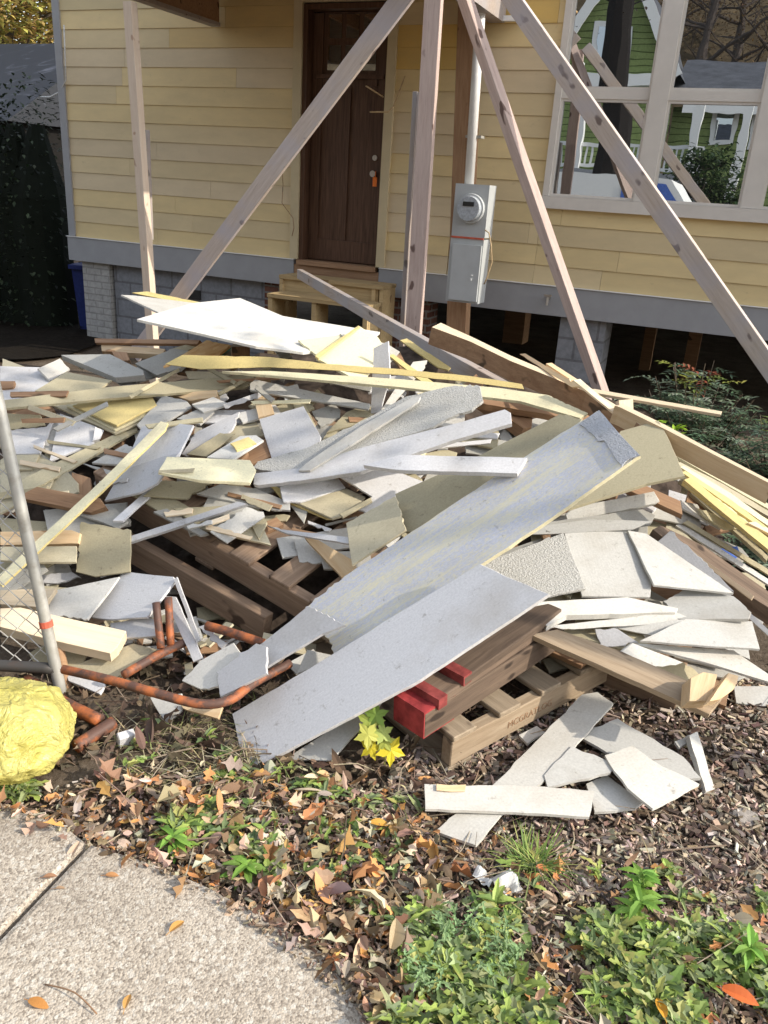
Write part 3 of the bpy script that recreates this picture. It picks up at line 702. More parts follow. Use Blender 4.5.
pallet(c0, d, Vector((-d.y, d.x, .02)), 1.05, .8, 'pale pallet on the ground right of the yellow green seedling', mat='palmid', st_mat='pallet')
q0 = ptz(545, 655, .16); q1 = ptz(704, 716, .10); d = (q1 - q0)
pallet(q0 - Vector((-.02, -.13, .12)), d, Vector((-d.y, d.x, .04)), d.length - .06, .75, 'pallet under the sunlit grey boards at the right of the pile', mat='oldpal', hgt=.07)  # darker wood puts the shade beneath the front plank into the colour
# red painted timbers
def redb(p, q, z, w_, h_, lab):
    a = ptz(*p, z); b = ptz(*q, z + .05); o = beam('red_ended_timber', M['dark'], a, b, w_, h_, lab, 'timber', group='red ended timbers on the pallet')
    d = (b - a).normalized(); L = (b - a).length; mb = MB(); mb.box(-L / 2 - .002, -L / 2 + .13, -w_ / 2 - .003, w_ / 2 + .003, -h_ / 2 - .003, h_ / 2 + .003) if h_ > .05 else mb.box(-L / 2 - .002, -L / 2 + .035, -w_ / 2 - .003, w_ / 2 + .003, -h_ / 2 - .003, h_ / 2 + .003)
    e = mb.build('painted_end', M['red' if h_ > .05 else 'dullred'], None); e.parent = o
redb((409, 716), (560, 622), .20, .115, .085, 'thickest red ended timber, lowest of the stack left of the pale pallet')
redb((424, 696), (552, 612), .255, .11, .03, 'middle plank with a dull red end in the stack above the thick red timber')
redb((450, 674), (548, 606), .292, .10, .028, 'top plank with a dark red end just under the long grey board')
wd = lambda *a, **k: board('wood_scrap', *a, **k)

# ---- 1. buried scraps
VOID = PX('O', [110, 500, 235, 505, 345, 560, 330, 650, 215, 660, 130, 590])
PILE = PX('O', [0, 380, 90, 350, 200, 345, 330, 335, 430, 370, 560, 405, 640, 430, 768, 500, 768, 640, 700, 690, 560, 640, 380, 640, 330, 560, 110, 505, 60, 560, 60, 600, 0, 620])
GF = 'offcuts lying in the heap between the larger boards'
FLAB = {'grey': 'grey fibre cement offcut lying loose in the heap among larger boards', 'cool': 'bluish grey fibre cement offcut in the heap among larger boards', 'dgrey': 'dark grey fibre cement offcut in the heap among larger boards', 'beige': 'beige backed siding offcut in the heap among larger boards', 'olive': 'olive backed siding offcut in the heap among larger boards', 'brown': 'brown wood scrap in the heap among larger boards'}
for k in range(300):
    while True:
        px, py = U_(-20, 768), U_(345, 690)
        if inpoly((px, py), PILE): break
    sc = .45 + (py - 330) / 420; Lh = U_(12, 48) * sc; Wh = U_(4, 16) * sc; an = random.choice((random.gauss(-.35, .3), random.gauss(.35, .35), U_(-1.3, 1.3)))
    if px > 600: an = random.gauss(.35, .3)
    ca, sa = math.cos(an), math.sin(an) * .8
    q = [(-Lh, -Wh), (Lh * U_(.7, 1), -Wh * U_(.6, 1.1)), (Lh, Wh), (-Lh * U_(.7, 1), Wh * U_(.6, 1.1))]
    if rnd() < .25: q.insert(2, (Lh * 1.25, U_(-.4, .4) * Wh))
    pts = [(px + x * ca - y * sa * .8, py + x * sa + y * ca) for x, y in q]
    m = random.choice(('grey', 'dgrey', 'cool', 'dgrey', 'olive', 'brown', 'olive', 'brown', 'dgrey', 'beige'))  # mostly dark boards, putting the shade of the gaps into the colour
    board('siding_offcut' if m != 'brown' else 'wood_scrap', None, pts, M[m], FLAB[m], 'offcut' if m != 'brown' else 'scrap wood', th=.009 if m != 'brown' else .02, group=GF, maxk=1.06)

# ---- 2. placed boards, lowest first
def S(tg, fl, m, label, **k): return board(FC, tg, fl, M[m], label, **k)
# left end of the heap
S('A', [0, 258, 130, 262, 152, 300, 112, 350, 0, 372], 'cool', 'blue grey sheet at the far left top of the heap')
S('A', [105, 332, 200, 275, 335, 300, 290, 335, 200, 348], 'olive', 'olive grey board under the long thin strip at the upper left')
wd('A', [0, 303, 45, 303, 40, 322, 0, 325], M['brown'], 'short brown wood end at the far left edge of the heap', 'scrap wood', th=.02)
wd('A', [283, 175, 600, 180, 592, 192, 285, 188], M['brown'], 'thin red brown plank lying below the upright post base', 'scrap wood', th=.018)
wd('A', [303, 192, 495, 207, 488, 224, 305, 213], M['pine'], 'orange brown plank under the thin red brown plank', 'scrap wood', th=.03)
wd('A', [335, 214, 380, 216, 388, 240, 350, 245], M['brown'], 'short brown block under the orange brown plank', 'scrap wood', th=.03)
S('A', [183, 225, 330, 222, 430, 272, 432, 285, 345, 292], 'dgrey', 'thick grey board with brown edge at the upper left of the heap', th=.03)
S('A', [113, 265, 180, 235, 210, 268, 150, 303], 'white', 'small bright white offcut at the upper left edge', n=(.3, -.2, .9))
S('A', [405, 250, 520, 205, 590, 215, 540, 265, 470, 285], 'dgrey', 'dark grey board left of the orange flake board', th=.02)
wd('B', [165, 275, 210, 275, 212, 302, 168, 302], M['pine'], 'small tan wood block under the long yellow strip', 'scrap wood', th=.03)
wd('B', [95, 200, 150, 200, 150, 228, 96, 232], M['brown'], 'small brown block right of the orange flake board', 'scrap wood', th=.04)
S('A', [0, 540, 60, 500, 180, 555, 150, 620, 0, 700], 'beige', 'beige board behind the chain link fence')
S('A', [60, 600, 410, 430, 412, 452, 170, 590, 60, 645], 'olive', 'narrow olive board running up right behind the fence post')
S('A', [0, 418, 20, 400, 120, 405, 136, 437, 10, 452], 'olive', 'olive offcut above the pale grey board at the left edge')
S('A', [125, 500, 172, 400, 186, 405, 150, 522], 'grey', 'slim grey offcut left of the narrow lavender board')
S('A', [8, 452, 140, 440, 172, 402, 120, 520, 30, 522], 'cool', 'pale grey board at the left edge above the fence post')
S('A', [30, 524, 120, 522, 95, 568, 45, 568], 'beige', 'small beige offcut just above the fence post')
S('A', [180, 400, 290, 440, 280, 490, 148, 543], 'cool', 'lavender grey board standing left of the yellow stack')
S('A', [285, 440, 312, 450, 300, 476, 278, 482], 'cool', 'tiny grey offcut below the yellow stack')
S('A', [150, 372, 345, 460, 480, 402, 460, 372, 230, 362], 'beige', 'lowest board of the yellow beige stack at left')
S('A', [200, 378, 345, 450, 478, 388, 462, 365, 240, 364], 'cream', 'middle board of the yellow beige stack at left')
S('A', [218, 376, 350, 436, 470, 374, 455, 346, 300, 352], 'yellow', 'top board of the yellow beige stack at left')
S('A', [410, 435, 490, 345, 560, 362, 575, 380, 500, 425, 425, 450], 'grey', 'light grey board right of the yellow stack')
S('A', [530, 415, 600, 385, 642, 395, 600, 433], 'grey', 'small light grey offcut near the centre left of the heap')
S('A', [575, 372, 640, 350, 690, 372, 610, 396], 'grey', 'small grey offcut under the tan wood piece')
wd('A', [505, 340, 650, 330, 652, 350, 570, 362], M['pine'], 'tan wood piece just under the long thin strip', 'scrap wood', th=.03)
S('A', [365, 572, 425, 440, 500, 425, 580, 435, 535, 527, 490, 540], 'cool', 'wide lavender board at the centre left of the heap', n=(-.45, -.35, .8))
S('A', [545, 522, 590, 455, 718, 395, 700, 442, 640, 500, 560, 530], 'cool', 'slanted bluish board above the pale yellow board')
S('A', [560, 522, 660, 458, 706, 460, 620, 530], 'olive', 'beige strip beside the board with a yellow patch')
S('A', [620, 532, 720, 468, 768, 465, 790, 480, 700, 537], 'grey', 'grey board with a yellow paint patch')
S('A', [690, 490, 745, 470, 768, 488, 710, 512], 'yellow', 'yellow paint patch scrap lying on a grey board')
S('A', [460, 95 + 600, 500, 690, 625, 762, 600, 768], 'dgrey', 'dark grey offcut above the blue strip')
S('A', [240, 547, 292, 560, 345, 575, 320, 582], 'grey', 'thin grey sliver left of the lavender triangle')
S('A', [275, 548, 375, 492, 422, 510, 370, 555], 'grey', 'grey offcut left of the lavender triangle')
S('A', [313, 662, 365, 572, 495, 527, 535, 520, 470, 610, 420, 637], 'cool', 'lavender triangle board pointing down left', n=(-.5, -.35, .78))
S('B', [0, 700, 30, 640, 120, 660, 150, 690, 60, 760], 'dgrey', 'dark beige offcut right of the blue strip')
S('A', [430, 647, 485, 602, 640, 605, 560, 657], 'olive', 'dark beige offcut below the pale yellow board')
S('A', [590, 640, 660, 612, 768, 625, 870, 668, 870, 690, 768, 680], 'grey', 'beige grey board below the pale yellow board end')
S('B', [200, 605, 270, 640, 400, 716, 380, 716, 250, 660], 'yellow', 'thin yellow edged strip in the middle of the heap')
S('B', [240, 620, 400, 575, 436, 622, 302, 665, 250, 665], 'cool', 'pale lavender offcut under the long grey board end')
S('B', [290, 667, 440, 625, 496, 650, 470, 690, 398, 716], 'beige', 'beige triangle offcut in the centre of the heap')
S('B', [415, 587, 560, 562, 672, 605, 590, 650, 582, 667, 500, 700, 467, 685, 517, 650], 'cool', 'lavender board with a notched lower edge at the centre')
wd('B', [160, 350, 205, 345, 222, 400, 175, 412], M['pine'], 'small tan wood end left of the pale square board', 'scrap wood', th=.02)
S('B', [380, 457, 440, 395, 500, 372, 542, 382, 470, 432], 'olive', 'olive board behind the rough grey board')
S('B', [178, 417, 310, 378, 362, 470, 360, 512, 240, 547, 215, 537], 'cool', 'pale square board in the centre of the heap', n=(-.3, -.45, .84))
S('B', [150, 310, 165, 298, 512, 372, 505, 388, 150, 332], 'grey', 'long grey board under the long yellow strips')
S('B', [300, 285, 330, 282, 515, 322, 510, 334, 400, 312], 'dgrey', 'dark grey edge board under the yellow strips')
S('E', [460, 95, 500, 85, 625, 160, 600, 166], 'dgrey', 'dark grey strip under the blue strip')
S('E', [520, 85, 700, 75, 585, 130], 'olive', 'olive triangle offcut above the blue strip')
S('E', [630, 155, 740, 80, 790, 95, 795, 110, 682, 190], 'grey', 'grey board end pointing down left above the pallet')
board('blue_strip', 'E', [332, 187, 715, 64, 742, 72, 350, 200], M['cool'], 'thin blue lavender strip pointing left above the dark pallet', 'board', th=.014)
S('A', [475, 575, 500, 530, 750, 540, 768, 570, 750, 608, 600, 600], 'cream', 'pale yellow sunlit board with a notched right end', th=.012, n=(.05, -.15, .98))
# long thin strip, far left to centre
S('A', [0, 362, 330, 320, 745, 286, 762, 300, 735, 322, 330, 355, 0, 386], 'olive', 'long thin beige strip running from the left edge to the centre', th=.012, prior=(0, -.4, .9), pb=.7)
# slim splinters lying over the left and middle of the heap
SPL = PX('O', [0, 390, 160, 365, 420, 385, 500, 440, 380, 540, 300, 560, 120, 500, 0, 520])
for k in range(48):
    while True:
        px, py = U_(0, 500), U_(365, 560)
        if inpoly((px, py), SPL): break
    Lh = U_(9, 34); Wh = U_(1.2, 3.6); an = random.choice((random.gauss(-.5, .25), random.gauss(.3, .3), random.gauss(0, .2))); ca, sa = math.cos(an), math.sin(an) * .8
    pts = [(px + x * ca - y * sa, py + x * sa + y * ca) for x, y in ((-Lh, -Wh), (Lh, -Wh * U_(.2, 1)), (Lh * U_(.85, 1), Wh), (-Lh * U_(.9, 1), Wh * U_(.3, 1)))]
    m = random.choice(('grey', 'cool', 'beige', 'olive', 'brown', 'cream', 'dgrey', 'pale'))
    board('splinter', None, pts, M[m], {'brown': 'slim brown wood splinter in the left and middle of the heap', 'pale': 'slim pale wood splinter in the left and middle of the heap', 'cream': 'slim cream painted splinter in the left and middle of the heap'}.get(m, 'slim grey or beige siding splinter in the left and middle of the heap'), 'splinter', th=.007, group='splinters strewn over the heap', maxk=1.05)
# top of the heap
board('flake_board', 'A', [490, 258, 620, 180, 692, 195, 650, 230, 545, 238], M['osb'], 'orange flake board offcut with a teal edge near the top left', 'board', th=.012)
board('flake_board_edge', 'A', [650, 230, 692, 195, 694, 203, 655, 238], M['teal'], 'teal painted edge strip beside the orange flake board', 'strip', th=.01)
S('A', [395, 38, 440, 34, 625, 72, 640, 80, 600, 80], 'yellow', 'thin yellow strip above the uppermost white sheet', th=.012)
S('A', [363, 44, 420, 48, 640, 76, 600, 100, 480, 99], 'white', 'pointed white board at the very top left of the heap', n=(.15, .02, .99))
S('O', [137, 319, 192, 303, 240, 298, 283, 316, 380, 332, 362, 346, 303, 352, 256, 346, 200, 333], 'white', 'large bright white sheet on top of the heap below the steps', n=(.08, -.06, .99), th=.012, maxk=1.1)
S('B', [295, 180, 420, 165, 442, 170, 350, 227], 'cream', 'small cream offcut left of the cream triangle', n=(.1, -.2, .97))
S('B', [420, 160, 560, 190, 600, 215, 560, 262, 500, 250], 'dgrey', 'shaded grey board behind the cream triangle')
S('B', [350, 235, 475, 137, 535, 172, 552, 200, 520, 255, 490, 312, 430, 278], 'cream', 'cream triangle board under the grey timber', n=(.1, -.3, .95), th=.012)
S('B', [345, 228, 352, 222, 476, 136, 480, 140, 356, 236], 'yellow', 'thin yellow edge strip left of the cream triangle')
S('B', [520, 205, 565, 183, 570, 300, 556, 340, 540, 400, 512, 400], 'cool', 'upright lavender offcut poking up through the yellow strips', n=(-.35, -.85, .3), maxk=1.08)
S('B', [545, 388, 640, 245, 682, 240, 672, 266, 560, 392], 'white', 'slanting white offcut right of the upright lavender piece', n=(.1, -.5, .85))
S('B', [600, 180, 620, 175, 752, 262, 745, 270, 715, 262], 'yellow', 'thin yellow strip under the grey timber right of the upright piece')
S('B', [565, 225, 580, 222, 720, 320, 700, 332], 'yellow', 'yellow board edge crossing under the long yellow strips')
# timbers on the right
_e = CAM + ray(512, 396) * (mound_t(512, 396) - .22); _a = fpt(300, 274, 7.0)
beam('timber', M['weather'], _e, _a, .05, .085, 'weathered grey timber leaning from the steps down into the heap', 'timber')
wd('C', [210, 335, 260, 330, 400, 395, 395, 440, 370, 445], M['brown'], 'short brown timber end under the sloping brown beam', 'timber', th=.06)
wd('C', [210, 365, 300, 340, 440, 365, 560, 405, 540, 425, 430, 400], M['brown'], 'brown plank in shadow below the yellow strips', 'scrap wood', th=.03)
T2 = wd('C', [95, 141, 122, 128, 210, 168, 330, 226, 450, 276, 560, 322, 740, 430, 722, 435, 560, 336, 450, 290, 330, 242, 210, 184], M['pale'], 'sloping beam with pale top and brown side below the meter', 'timber', th=.085, n=(.12, -.12, .98), side='brown')  # pale top against brown sides puts the sunlit top into the colour
board('yellow_strip', 'O', [165, 364, 182, 355, 270, 357, 330, 364, 400, 369, 470, 376, 522, 384, 524, 389, 470, 382, 400, 375, 330, 370, 270, 367, 200, 369], M['yellow'], 'uppermost long yellow strip across the top of the heap', 'board', th=.008, prior=(0, -.45, .89), pb=.6)
board('yellow_strip', 'O', [222, 371, 270, 371, 400, 379, 500, 388, 548, 395, 588, 413, 580, 418, 520, 401, 400, 387, 300, 378], M['cream'], 'second long yellow strip bending down at its right end', 'board', th=.012, prior=(0, -.45, .89), pb=.6)
wd('C', [358, 222, 375, 220, 500, 295, 545, 318, 515, 322], M['pine'], 'upper tan wood splinter above the sloping beam', 'scrap wood', th=.01)
wd('C', [438, 250, 455, 248, 560, 315, 600, 345, 575, 340], M['pine'], 'second tan wood splinter above the sloping beam', 'scrap wood', th=.01)
wd('C', [520, 300, 540, 296, 650, 390, 640, 398], M['pale'], 'broken pale splinters beside the brace foot', 'scrap wood', th=.008)
board('pale_strip', 'D', [85, 343, 100, 341, 592, 428, 588, 440, 92, 354], M['pale'], 'pale strip sticking out right over the shrub', 'strip', th=.014, n=(0, -.3, .95), maxk=1.02)
wd('D', [195, 385, 250, 380, 252, 440, 198, 425], M['pale'], 'short upright stud end beside the shrub', 'stud', th=.04, n=(.1, -.9, .4), maxk=1.02)
wd('D', [180, 405, 210, 400, 375, 480, 560, 580, 790, 700, 790, 712, 560, 593, 375, 497, 200, 412], M['pale'], 'orange sided timber sloping down to the right edge', 'timber', th=.075, n=(.1, -.15, .98), side='pine')  # paler wood on the top face paints in the sunlight there
# edges of stacked siding under that timber
for i, (dy, dx, lab, m) in enumerate(((0, 0, 'first pale siding edge below the orange sided timber', 'cream'), (28, -2, 'second yellow siding edge below the orange sided timber', 'beige'), (62, 4, 'third yellow siding edge at the right', 'yellow'), (92, 16, 'fourth siding edge at the right', 'beige'))):
    S('D', [412 + dx, 598 + dy, 432 + dx, 594 + dy, 600, 680 + dy, 800, 800 + dy, 800, 820 + dy, 600, 705 + dy], m, lab, th=.02, n=(.1, -.35, .93))
for i, (x0, y0, x1, y1, w_, m, lab) in enumerate(((430, 640, 800, 868, 11, 'cream', 'narrow cream strip in the bundle at the right edge, uppermost'), (436, 660, 800, 900, 9, 'yellow', 'narrow yellow strip in the bundle at the right edge'), (428, 668, 780, 925, 12, 'beige', 'beige strip in the bundle at the right edge'), (440, 700, 800, 960, 10, 'yellow', 'yellow strip low in the bundle at the right edge'), (470, 740, 770, 985, 12, 'olive', 'olive strip low in the bundle at the right edge'), (455, 705, 700, 860, 9, 'cream', 'short cream strip in the bundle at the right edge'))):
    S('D', [x0, y0, x0 + 14, y0 - 4, (x0 + x1) / 2 + 8, (y0 + y1) / 2 - 14, x1, y1, x1 - 6, y1 + w_ * 1.4, (x0 + x1) / 2, (y0 + y1) / 2 - 2 + w_], m, lab, th=.014, n=(.1, -.3, .94))
S('D', [445, 690, 470, 680, 620, 800, 790, 930, 790, 975, 600, 820], 'yellow', 'broad yellow board sloping to the lower right edge', th=.015)
S('D', [500, 800, 560, 820, 650, 880, 600, 880, 520, 830], 'cream', 'sunlit cream offcut under the broad yellow board')
wd('G', [640, 115, 655, 105, 768, 210, 790, 240, 768, 245, 700, 175], M['pallet'], 'grey wood strip below the dark weathered beam', 'scrap wood', th=.02)
wd('D', [690, 855, 720, 850, 790, 890, 790, 905], M['pale'], 'pale splinter beside the dark weathered beam', 'scrap wood', th=.01)
board('blue_wrapper', 'D', [585, 955, 650, 945, 662, 975, 640, 998, 600, 985], M['bluebit'], 'small blue plastic scrap at the lower right of the heap', 'wrapper', th=.003)
S('G', [540, 60, 640, 95, 720, 160, 690, 165, 600, 110], 'dgrey', 'dark grey slivers board at right above the sunlit boards')
wd('G', [540, 58, 556, 50, 640, 90, 790, 196, 790, 226, 700, 170, 600, 105], M['dark'], 'dark rotten beam running to the lower right edge, upper one', 'timber', th=.06, maxk=1.08)
for i, (x0, y0, x1, y1, m) in enumerate(((585, 50, 790, 170, 'grey'), (600, 45, 790, 150, 'olive'), (560, 92, 760, 240, 'grey'), (590, 105, 775, 262, 'cool'), (575, 78, 740, 190, 'pallet'))):
    S('G', [x0, y0, x0 + 9, y0 - 5, x1, y1, x1 - 5, y1 + 8], m, ('thin grey sliver above the dark rotten beam', 'thin olive sliver above the dark rotten beam', 'grey sliver just under the dark rotten beam', 'lowest cool grey sliver under the dark rotten beam', 'wood sliver lying on the dark rotten beam')[i], th=.008)
S('D', [40, 792, 330, 735, 352, 772, 330, 782, 0, 852, -10, 820], 'white', 'whitish narrow board under the olive board corner', th=.02)
# pale stack under the big board
S('G', [320, 45, 520, 18, 545, 30, 535, 48, 400, 60, 330, 62], 'dgrey', 'crinkled dark grey sheet edge below the whitish board')
S('G', [290, 55, 420, 38, 540, 42, 500, 58, 380, 66, 300, 68], 'grey', 'grey crumpled board edge above the sunlit boards', th=.006)
# right side boards
S('G', [610, 175, 700, 190, 735, 222, 730, 235, 590, 235, 560, 200], 'grey', 'grey board under the right sunlit boards', th=.012)
S('G', [540, 90, 575, 60, 640, 120, 700, 180, 600, 180], 'cool', 'grey board right of the large sunlit board')
S('G', [365, 66, 495, 58, 542, 135, 535, 192, 400, 190], 'grey', 'sunlit grey board right of the textured square', n=(.02, -.35, .94))
S('G', [490, 60, 527, 66, 700, 184, 542, 168], 'grey', 'triangular sunlit grey board at the right', n=(.05, -.3, .95))
S('G', [195, 127, 363, 65, 407, 175, 335, 190, 260, 165], 'rough', 'textured grey square board right of the big blue board', n=(-.1, -.35, .93))
S('G', [215, 268, 297, 215, 335, 240, 262, 275], 'white', 'small white offcut left of the thick white board')
S('G', [505, 325, 600, 320, 645, 352, 610, 372], 'olive', 'olive offcut low on the right above the pallet plank')
S('G', [458, 316, 500, 283, 600, 322, 560, 330], 'grey', 'small grey offcut above the olive one')
S('G', [425, 255, 470, 255, 512, 282, 435, 294], 'cool', 'small cool grey offcut in shade under the thick white board')
S('G', [700, 368, 775, 368, 775, 410, 705, 402], 'grey', 'grey board lying at the right edge beyond the pallet')
S('G', [330, 250, 585, 222, 625, 235, 600, 242, 380, 256], 'grey', 'long grey board beneath the thick white board')
S('G', [297, 202, 490, 192, 590, 214, 585, 222, 370, 228, 330, 250], 'white', 'thick white board with a broken tip at the right centre', th=.022, n=(.0, -.25, .97))
S('G', [455, 252, 605, 236, 582, 276], 'grey', 'small triangular grey board left of the pale rectangle')
S('G', [515, 278, 605, 235, 737, 240, 752, 295, 600, 285], 'grey', 'pale grey rectangle board at the right', n=(.05, -.3, .95))
S('G', [497, 283, 700, 297, 770, 345, 770, 360, 640, 320], 'white', 'long pointed pale board at the lower right', n=(.05, -.25, .96))
wd('G', [297, 266, 350, 256, 480, 300, 680, 388, 652, 424, 610, 405], M['pallet'], 'broad pale wood plank along the front of the right pallet', 'plank', th=.02, n=(.0, -.3, .95))
wd('G', [615, 352, 640, 340, 668, 345, 655, 398, 612, 398], M['pine'], 'wooden block at the corner of the right pallet', 'block', th=.05, n=(.2, -.5, .85))
wd('G', [652, 398, 690, 342, 710, 348, 700, 375, 672, 395], M['pine'], 'short wood end right of the corner block', 'block', th=.03)
# middle front
S('F', [200, 165 - 30, 260, 150, 450, 172, 455, 192, 260, 160], 'cool', 'pale pointed offcut above the dark pallet', n=(-.4, -.4, .82))
wd('F', [313, 172, 352, 178, 455, 238, 470, 262, 425, 292], M['pine'], 'tan plank end lit orange beside the dark pallet', 'scrap wood', th=.03)
S('F', [290, 582, 322, 508, 398, 525, 380, 545], 'grey', 'small pale triangle between the two long front boards', n=(0, -.5, .85))
S('F', [255, 838, 560, 640, 520, 700, 390, 842], 'grey', 'lower pale board resting on the leaves under the long front board', n=(-.3, -.45, .84))
# big boards facing the camera
S('O', [346, 523, 395, 496, 406, 530, 352, 565], 'beige', 'short beige board end at the left of the big blue board', n=(-.45, -.4, .8))
S('O', [395, 494, 470, 460, 560, 414, 582, 419, 560, 450, 430, 535, 404, 531], 'olive', 'long beige board just above the big blue streaked board', n=(-.45, -.4, .8), th=.012)
S('D', [203, 502, 348, 462, 380, 520, 449, 675, 300, 706, 0, 802, 60, 700], 'olive', 'olive board sticking out right from under the big blue board', n=(-.3, -.35, .88), th=.012)
S('O', [232, 714, 310, 668, 400, 612, 480, 564, 505, 576, 549, 594, 489, 634, 420, 680, 330, 728, 246, 772, 240, 750], 'cool', 'long smooth grey board along the front with pencil marks', n=(-.5, -.43, .75), th=.012, maxk=1.12)
S('O', [217, 673, 262, 643, 308, 606, 345, 625, 322, 634, 270, 665, 220, 697], 'cool', 'grey board end emerging left from the big streaked board', n=(-.5, -.43, .75), maxk=1.12)
BB = S('O', [305, 607, 348, 574, 456, 502, 532, 452, 597, 411, 618, 432, 640, 455, 560, 512, 430, 599, 334, 655, 322, 628], 'streaky', 'biggest board, blue grey streaked with yellow, across the centre', n=(-.5, -.42, .75), th=.014, maxk=1.15, jit=.0012, side='cream')
S('O', [579, 424, 599, 410, 618, 432, 640, 455, 622, 466, 606, 443], 'roughblue', 'torn rough layer at the upper right end of the biggest board', n=(-.5, -.42, .75), th=.004, jit=.002)
# rough and smooth boards above it
S('B', [160, 562, 172, 545, 330, 500, 500, 415, 620, 348, 700, 330, 768, 316, 840, 318, 846, 350, 840, 370, 768, 405, 700, 440, 500, 500, 300, 600], 'rough', 'wide rough textured grey board at the centre top', n=(-.3, -.45, .84), th=.012, maxk=1.12, jit=.002)
S('B', [160, 612, 162, 580, 300, 565, 390, 530, 560, 482, 768, 430, 915, 388, 932, 398, 935, 430, 768, 478, 600, 535, 480, 575, 300, 602, 172, 616], 'cool', 'long smooth blue grey board across the centre', n=(-.25, -.5, .83), th=.018, maxk=1.1)
S('B', [295, 571, 325, 545, 480, 440, 640, 350, 662, 350, 655, 364, 480, 478, 330, 571], 'grey', 'narrow light strip lying across the rough textured board', n=(-.25, -.5, .83), th=.010)
S('C', [-110, 555, 0, 524, 382, 533, 352, 580, 0, 570], 'cool', 'smooth lavender strip with a bright cut end at the centre', n=(-.2, -.5, .84), th=.018)
# lower left boards behind the fence
S('E', [0, 200, 230, 198, 228, 245, 100, 247, 0, 240], 'beige', 'beige board behind the chain link fence, upper one')
wd('E', [0, 155, 215, 150, 240, 160, 235, 190, 0, 195], M['pine'], 'tan plank behind the chain link fence', 'scrap wood', th=.03)
wd('E', [75, 38, 110, 20, 300, 55, 316, 80, 272, 98, 70, 55], M['brown'], 'brown stud end crossing behind the long yellow plank', 'stud', th=.038)
S('E', [115, 290, 215, 275, 242, 292, 170, 310, 118, 308], 'cool', 'thin grey offcut left of the tan square')
S('E', [243, 125, 392, 150, 390, 275, 285, 290, 227, 275], 'olive', 'tan square board with faint marks behind the fence post', n=(-.1, -.7, .7))
S('E', [135, 402, 165, 330, 358, 290, 330, 330, 262, 417], 'grey', 'light grey board left of the blue grey board', n=(-.2, -.4, .88))
S('E', [275, 412, 370, 275, 520, 290, 525, 302, 440, 412, 330, 418], 'cool', 'blue grey board above the orange pipes', n=(-.45, -.4, .8))
S('E', [330, 430, 440, 412, 482, 420, 485, 465, 370, 476, 332, 446], 'cool', 'small blue grey board beside the upright orange pipes', n=(-.4, -.4, .8))
S('O', [161, 421, 168, 423, 165, 430, 115, 479, 60, 531, 2, 586, -6, 580, 48, 530, 103, 479], 'cream', 'long pale yellow plank slanting down to the fence post', th=.009, maxk=1.1, side='yellow')
wd('E', [0, 330, 168, 325, 130, 382, 0, 372], M['pale'], 'pale wood board end behind the fence mesh', 'scrap wood', th=.02)
S('E', [85, 520, 150, 480, 260, 520, 250, 545, 190, 565, 100, 545], 'olive', 'olive offcut under the pale two by six behind the fence')
S('E', [195, 562, 250, 545, 400, 490, 472, 508, 350, 592, 300, 592], 'beige', 'beige board end above the long orange pipe')
wd('E', [0, 385, 60, 382, 378, 453, 352, 500, 330, 520, 165, 482, 0, 440], M['pale'], 'pale two by six with a sunlit cut end behind the fence', 'lumber', th=.042, n=(.05, -.3, .95))
S('E', [521, 298, 530, 290, 560, 370, 600, 480, 590, 487], 'cool', 'tall thin grey sliver leaning beside the orange pipes', n=(-.3, -.7, .6))
S('E', [490, 347, 526, 350, 608, 535, 580, 545], 'cool', 'grey lath leaning right of the upright orange pipes', n=(-.3, -.6, .7))
S('E', [595, 440, 612, 434, 682, 490, 665, 506], 'cool', 'small blue grey lath above the white offcuts', n=(-.4, -.6, .7))
S('E', [545, 602, 600, 542, 700, 488, 722, 520, 652, 620, 600, 627], 'white', 'white offcut left of the long front board', n=(-.45, -.4, .8))
S('E', [648, 577, 768, 490, 800, 500, 800, 580, 662, 650], 'cool', 'white board end beside the curved grey pipe', n=(-.5, -.4, .75))
S('E', [195, 572, 315, 612, 300, 642, 205, 602], 'cool', 'dark blue grey offcut lying below the beige board end')
S('E', [450, 652, 545, 640, 545, 690, 500, 727, 480, 705], 'grey', 'pale triangle under the orange pipe bend', n=(-.2, -.5, .85))
wd('E', [540, 672, 668, 680, 655, 716, 560, 690], M['pine'], 'light wood sliver under the orange pipe bend', 'scrap wood', th=.01)

# loose bits on the ground under the tilted pallet
VP = PX('O', [100, 540, 140, 560, 240, 620, 330, 640, 330, 665, 210, 680, 120, 650, 90, 600])
for k in range(60):
    while True:
        px, py = U_(90, 330), U_(540, 690)
        if inpoly((px, py), VP): break
    c = gz(px, py, U_(.02, .10)); s_1, s_2 = U_(.03, .10), U_(.012, .035); mb = MB(); mb.box(-s_1, s_1, -s_2, s_2 * U_(.4, 1), -.004, .004)
    k_ = random.choice(('grey', 'cool', 'beige', 'brown', 'oldpal', 'grey', 'olive'))
    o = mb.build('small_fragment', M[k_], None, Matrix.Translation(c) @ Matrix.Rotation(U_(0, 6.28), 4, 'Z') @ Matrix.Rotation(random.gauss(0, .3), 4, 'Y') @ Matrix.Rotation(random.gauss(0, .35), 4, 'X'))
    tag(o, {'brown': 'small brown wood fragment on the ground under the dark pallet', 'oldpal': 'small dark wood fragment on the ground under the dark pallet'}.get(k_, 'small pale board fragment on the ground under the dark pallet'), 'fragment', 'fragments on the ground around the orange pipes')
# slabs on the ground in front of the pallet
def GS(fl, m, label, **k):
    global H_
    return board(FC, 'G', fl, M[m], label, th=.009, **k)
H_old = H
